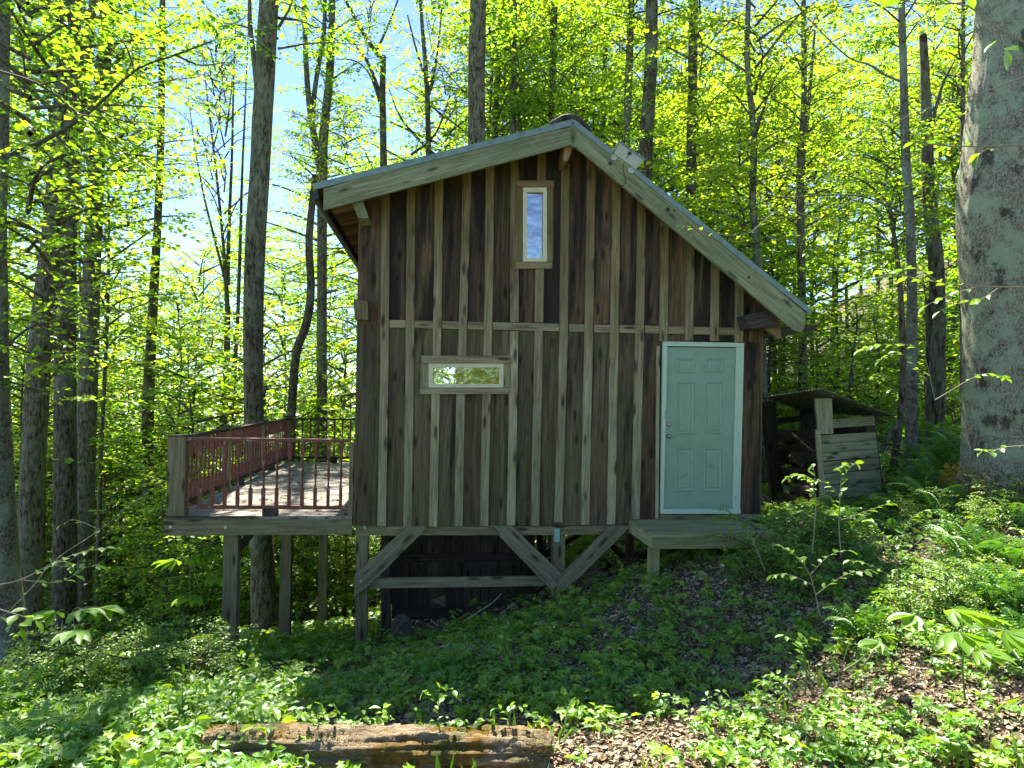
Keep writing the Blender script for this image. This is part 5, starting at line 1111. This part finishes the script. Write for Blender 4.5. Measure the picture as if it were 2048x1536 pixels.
twigplant('branch', [[(20, 310), (110, 270), (190, 215), (270, 140), (350, 110), (430, 80)], [(190, 215), (240, 240), (300, 245)], [(270, 140), (250, 90), (220, 55)], [(110, 270), (160, 310), (210, 320)], [(350, 110), (400, 130), (450, 125)]], 9.0, .11, 'long limb with yellow leaves sweeping up right across the upper left trunks', 'branch', every=.07, mat=M['twig'], rad=.03)
twigplant('branch', [[(-10, 140), (80, 170), (160, 230), (240, 300), (330, 350)], [(80, 170), (140, 160), (200, 180)], [(160, 230), (230, 240), (290, 280)]], 8.5, .11, 'drooping limb with yellow green leaves at the upper left edge', 'branch', every=.065, mat=M['twig'], rad=.02)
twigplant('branch', [[(15, 690), (60, 655), (120, 640), (200, 610), (270, 640)], [(60, 655), (130, 690), (180, 720)], [(120, 640), (180, 590), (250, 570)], [(120, 640), (200, 660), (290, 700)]], 9.5, .12, 'leafy limb reaching right from the left edge trunk at mid height', 'branch', every=.055, mat=M['twig'], rad=.02)
twigplant('branch', [[(0, 1210), (50, 1190), (130, 1130), (230, 1060)]], 9, .07, 'dark bare twig low between the left trunks', 'branch', every=.3, mat=M['twig'], rad=.015)
# plants by the log
for (x, y0, h_, lab) in [(880, 1478, 105, 'upright yellow seedling glowing in the sun behind the log'), (640, 1500, 95, 'drooping broad leaved seedling at the left part of the log'), (1020, 1470, 60, 'small yellow seedling behind the right part of the log'), (955, 1510, 75, 'grassy seedling in front of the log'),
                         (735, 1530, 65, 'seedling with hanging yellow leaf in front of the log'), (475, 1470, 50, 'low yellow seedling beyond the left log end')]:
    st = [[(x, y0), (x-3, y0-h_*.6), (x, y0-h_)], [(x-2, y0-h_*.6), (x-18, y0-h_*.85), (x-34, y0-h_*.9)], [(x-2, y0-h_*.7), (x+16, y0-h_*.95), (x+30, y0-h_*.92)]]
    twigplant('seedling', st, 4.25, .055, lab, 'seedling', every=.035, mat=M['stem'], rad=.003)
for i in range(12):
    x = 30+i*34+random.uniform(-12, 12); y0 = random.uniform(1400, 1500); p_ = ghit(x, y0, 3); hh = random.uniform(60, 130)*5/p_.y
    st = [[(x, y0+6), (x+random.uniform(-8, 8), y0-hh*.6), (x+random.uniform(-14, 14), y0-hh)], [(x, y0-hh*.5), (x-26, y0-hh*.75), (x-48, y0-hh*.72)], [(x, y0-hh*.65), (x+24, y0-hh*.9), (x+44, y0-hh*.85)]]
    twigplant('seedling', st, p_.y, random.uniform(.07, .10), 'upright broad leaved seedling in the lower left foreground', 'seedling', 'broad leaved seedlings in the lower left foreground', every=.05, mat=M['stem'], rad=.004)
def deckdebris():
    g = Geo(); n = 160; s_ = RG.uniform(s0+.2, s1, n); t_ = RG.uniform(.05, TD-.2, n); P = np.array([tuple(c2w(a_, b_, dfl+.008)) for a_, b_ in zip(s_, t_)])
    leaves(g, P, jit(n, 1)*[1, 1, .15], np.array([0, 0, 1.])+jit(n, .3), .07, .04, 'quad', 0); me = g.mesh('fallen_leaves'); me.materials.append(M['litter']); o = link('fallen_leaves', me); tag(o, 'a few dry leaves lying on the deck boards', 'leaves', kind='stuff')
deckdebris()
# palmate broad leaved sapling at lower right
def palm(parent, loc, d, L, n=7, tilt=.25):
    d = Vector(d).normalized(); s_ = d.cross(Vector((0, 0, 1))).normalized()
    for i in range(n):
        a = (i-(n-1)/2)*.52; dd = d*math.cos(a)+s_*math.sin(a); dd.z -= .25+.2*abs(a)
        put_leaf(parent, LM[2], loc, dd, (random.gauss(0, .2), random.gauss(0, .2), 1), L*(1-.11*abs(i-(n-1)/2)))
def palmplant(stem, Y, heads, lab, L=.2, dark=False):
    p0 = at(*stem[0], Y); t = empty('palmate_sapling', p0, label=lab, cat='sapling'); g = Geo()
    tube(g, spline([at(x, y, Y)-p0 for x, y in stem], 8), np.linspace(.007, .004, 8), 5)
    for (x, y, dx, dy, s) in heads:
        q = at(x, y, Y+dy)-p0; m_ = at(*stem[-1], Y)-p0; tube(g, spline([m_, (m_+q)/2+Vector((0, 0, .04)), q], 6), .0035, 4); palm(t, q, (dx, dy if dy else -.4, .1), L*s)
    link('stem', g.mesh('stem', True), t, M['stem'])
palmplant([(1930, 1400), (1925, 1330), (1930, 1280)], 4.1, [(1905, 1218, .7, -.3, 1.0), (1950, 1232, 1, -.1, 1.0), (2010, 1262, .8, -.4, 1.1), (1918, 1264, .1, -.6, 1.1), (1830, 1230, -1, -.1, .9), (1960, 1300, .5, -.5, .8)], 'sapling with large fanned leaves on the sunny bank at lower right')
palmplant([(1690, 1340), (1720, 1320), (1755, 1285)], 4.5, [(1758, 1283, -.6, -.1, .75), (1765, 1270, .5, .2, .6)], 'small seedling with fanned leaves left of the large fanned sapling')
palmplant([(150, 1380), (145, 1280), (140, 1230)], 7.0, [(110, 1225, -.8, -.1, 1.0), (165, 1218, .3, -.2, 1.0), (200, 1215, 1, -.1, 1.0), (150, 1260, .1, -.5, 1.0)], 'dark sapling with drooping fanned leaves before the left trunks', .28)
palmplant([(420, 1290), (400, 1180), (380, 1120)], 9.0, [(350, 1120, -.8, -.1, 1), (400, 1110, .4, -.3, 1), (430, 1150, 1, 0, 1), (380, 1190, 0, -.6, 1)], 'sapling with drooping fanned leaves left of the first deck post', .3)
palmplant([(858, 1330), (852, 1300), (846, 1290)], 7.2, [(850, 1282, -.3, -.4, .7)], 'broad lobed pale green leaf plant below the cabin floor', .22)
# ferns
def frondmesh(seed):
    g = Geo(); n = 20; P = []
    for i in range(n):
        f = i/(n-1); P.append((f*.85, 0, .55*math.sin(f*2.0)-.12*f))
    P = np.array(P); tube(g, P, np.linspace(.006, .002, n), 3, 1)
    for i in range(2, n):
        f = i/(n-1); l = .20*math.sin(math.pi*min(1, f*.92+.12))**.8+.015
        tn = P[i]-P[i-1]
        for sg in (-1, 1): leaves(g, P[i:i+1], np.array([[.25*tn[0]/.05, sg*1.0, -.12]]), np.array([[-tn[2]/.05*.4, 0, 1.]]), l, .045, 'quad', 0)
    me = g.mesh('frond'); me.materials.append(M['fern']); me.materials.append(M['stem']); return me
FR = [frondmesh(i) for i in range(2)]
def fern(px, py, sc, lab, grp=None, n=7):
    p = ghit(px, py); t = empty('fern', p, random.uniform(0, 6), label=lab, cat='fern', group=grp)
    for i in range(n):
        o = bpy.data.objects.new('frond', FR[i % 2]); COL.objects.link(o); o.parent = t; o.rotation_euler = (random.gauss(0, .1), random.uniform(-.55, 0), i/n*6.28+random.uniform(-.3, .3)); q = sc*random.uniform(.75, 1.1); o.scale = (q, q, q)
FG = 'ferns growing between the slim trunk and the giant trunk'
for (x, y, s) in [(1850, 1005, .75), (1885, 1000, .8), (1860, 965, .8), (1905, 960, .8), (1835, 940, .7), (1890, 925, .8), (1880, 1040, .7), (1835, 1010, .6)]: fern(x, y, s, 'arching green fern in the bed between slim trunk and giant trunk', FG)
for (x, y, s, lab) in [(1660, 1095, .65, 'fern with upright fronds directly below the woodshed front'), (1700, 1085, .55, 'fern below the planked side of the woodshed'), (1930, 1130, .6, 'fern below the foot of the giant trunk'), (2030, 1240, .6, 'uppermost fern of the pair at the right edge of the photo'), (2040, 1340, .55, 'lower fern of the pair at the right edge of the photo'),
                       (20, 1450, .6, 'fern at the lower left edge'), (60, 1530, .45, 'fern in the bottom left corner'), (890, 1370, .42, 'feathery fern in the shade below the crawlspace door'), (940, 1350, .4, 'feathery fern in the shade right of its larger neighbour')]: fern(x, y, s, lab)
# understory shrubs standing on the ground
def shrub(px, py, sc, lab, grp=None):
    p = ghit(px, py, 4.0, 60); t = empty('shrub', p, random.uniform(0, 6), label=lab, cat='shrub', group=grp)
    add_crown(t, random.choice(CR['shrub']), (0, 0, -.1), sc, nm='foliage')
for i in range(40): (lambda x_: shrub(x_, random.uniform(1200, 1270), random.uniform(.6, 1.25), *[(l, l.replace('shrub', 'shrubs', 1)) for a_, b_, l in [(-99, 90, 'leafy green shrub at the feet of the leftmost trunks'), (90, 200, 'leafy green shrub below the third large left trunk'), (200, 320, 'leafy green shrub below the slender dark trunk'), (320, 440, 'leafy green shrub left of the first deck post'), (440, 560, 'leafy green shrub between the first two deck posts'), (560, 999, 'leafy green shrub behind the second deck post')] if a_ <= x_ < b_][0]))(random.choice([random.uniform(-20, 420), random.uniform(-20, 420), random.uniform(420, 700)]))
for i in range(12): shrub(random.uniform(0, 400), random.uniform(1340, 1410), random.uniform(.3, .5), 'low bright leaved shrub in the sunny lower left foreground', 'low shrubs in the lower left foreground')
for i in range(12): shrub(random.uniform(1540, 1960), random.uniform(740, 900), random.uniform(.5, .9), 'leafy shrub on the hillside behind the woodshed', 'shrubs behind the woodshed')
for i in range(14): shrub(random.uniform(1680, 2040), random.uniform(1010, 1250), random.uniform(.18, .32), 'small leafy shrub on the sunny bank below the giant trunk', 'small shrubs on the sunny bank')
for (x, y, q, lab) in [(1520, 1140, .42, 'bushy green shrub hiding the right end of the landing'), (1590, 1130, .45, 'bushy green shrub between the landing and the woodshed'), (1560, 1175, .36, 'bushy shrub just downhill of the landing end'), (1650, 1110, .34, 'bushy shrub at the foot of the woodshed'),
                       (1490, 1165, .26, 'small shrub in front of the landing rim'), (1620, 1190, .34, 'bushy shrub on the bank below the woodshed')]: shrub(x, y, q, lab)
for i in range(18): fern(random.uniform(1680, 2045), random.uniform(1030, 1290), random.uniform(.3, .5), 'small fern among weeds on the sunny right bank', 'small ferns on the sunny right bank', 6)
for i in range(8): fern(random.uniform(1780, 1960), random.uniform(880, 960), random.uniform(.6, .9), 'tall fern behind the slim mottled trunk', 'tall ferns behind the slim mottled trunk', 7)
def twigs():
    g = Geo(); x, y = field(520, 3.0, 11); z = Hn(x, y)
    for i in range(len(x)):
        a = random.uniform(0, 6.28); l = random.uniform(.08, .4); x2, y2 = x[i]+l*math.cos(a), y[i]+l*math.sin(a)
        tube(g, [(x[i], y[i], z[i]+.015), ((x[i]+x2)/2+.02, (y[i]+y2)/2, H((x[i]+x2)/2, (y[i]+y2)/2)+.05), (x2, y2, H(x2, y2)+random.uniform(.01, .1))], [.004, .003, .0015], 4)
    me = g.mesh('fallen_twigs'); me.materials.append(M['twigp']); o = link('fallen_twigs', me); tag(o, 'thin dry twigs scattered over the leaf litter', 'twigs', kind='stuff')
twigs()
# dead sticks
def stick(pts, Y, r_, lab, m='twigp', nm='dead_branch'):
    g = Geo(); P = [at(x, y, Y) for x, y in pts]; p0 = P[0]; tube(g, spline([p-p0 for p in P], 10), np.linspace(r_, r_*.5, 10), 6, cap=True)
    o = link(nm, g.mesh(nm, True), None, M[m]); o.location = p0; tag(o, lab, 'branch')
stick([(925, 1245), (960, 1222), (985, 1205), (1003, 1187)], 8.0, .010, 'bare pale forked stick leaning in front of the crawlspace')
stick([(1000, 1228), (1020, 1214), (1028, 1204)], 8.0, .007, 'short pale twig right of the forked stick')
stick([(375, 1305), (400, 1292), (430, 1275)], 11.5, .05, 'short dead log propped behind the first deck post', 'barkd')
stick([(1012, 1305), (1030, 1330), (1044, 1352)], 6.6, .006, 'thin pale twig lying on the shaded slope')
stick([(790, 1536), (830, 1515), (855, 1498)], 4.1, .006, 'pale curved twig in front of the log')
stick([(1725, 1335), (1760, 1290), (1790, 1330), (1840, 1345)], 4.6, .006, 'dry angular twig on the sunny bank at lower right')
# dark stump under the cabin
def stump():
    p = ghit(803, 1290); g = Geo(); n = 14
    V = []; F = []
    for i, (z, r_) in enumerate([(-.1, .20), (.05, .19), (.18, .13), (.3, .10), (.36, .05)]):
        for j in range(n): a = j/n*6.283; q = r_*(1+.25*math.sin(a*3+i)+.1*RG.normal()); V.append((q*math.cos(a), q*math.sin(a), z))
    for i in range(4):
        for j in range(n): k = (j+1) % n; F += [(i*n+j, i*n+k, (i+1)*n+k), (i*n+j, (i+1)*n+k, (i+1)*n+j)]
    V.append((0, 0, .37)); F += [(4*n+j, 4*n+(j+1) % n, 5*n) for j in range(n)]
    g.add(V, F); o = link('stump', g.mesh('stump'), None, M['dark']); o.location = p; tag(o, 'dark broken stump behind the left inner stilt', 'stump')
stump()

# ------------------------------------------------------------------ labels: tell the few members of each small group apart by their place
def finish_labels():
    by = {}
    for o in bpy.data.objects:
        if o.parent is None and o.get('group') and o.get('label'): by.setdefault(o['label'], []).append(o)
    W_ = {2: ['left', 'right'], 3: ['leftmost', 'middle', 'rightmost'], 4: ['leftmost', 'second', 'third', 'rightmost'], 5: ['leftmost', 'second', 'third', 'fourth', 'rightmost']}
    for lab, L in by.items():
        if 2 <= len(L) <= 5 and min(o.location.y for o in L) > 2:
            L.sort(key=lambda o: o.location.x/o.location.y)
            for w_, o in zip(W_[len(L)], L):
                n = (w_+' one of the '+{2: 'two', 3: 'three', 4: 'four', 5: 'five'}[len(L)]+', ' if len(L) < 6 else '')
                o['label'] = ' '.join((w_+' '+lab).split()[:16])
finish_labels()
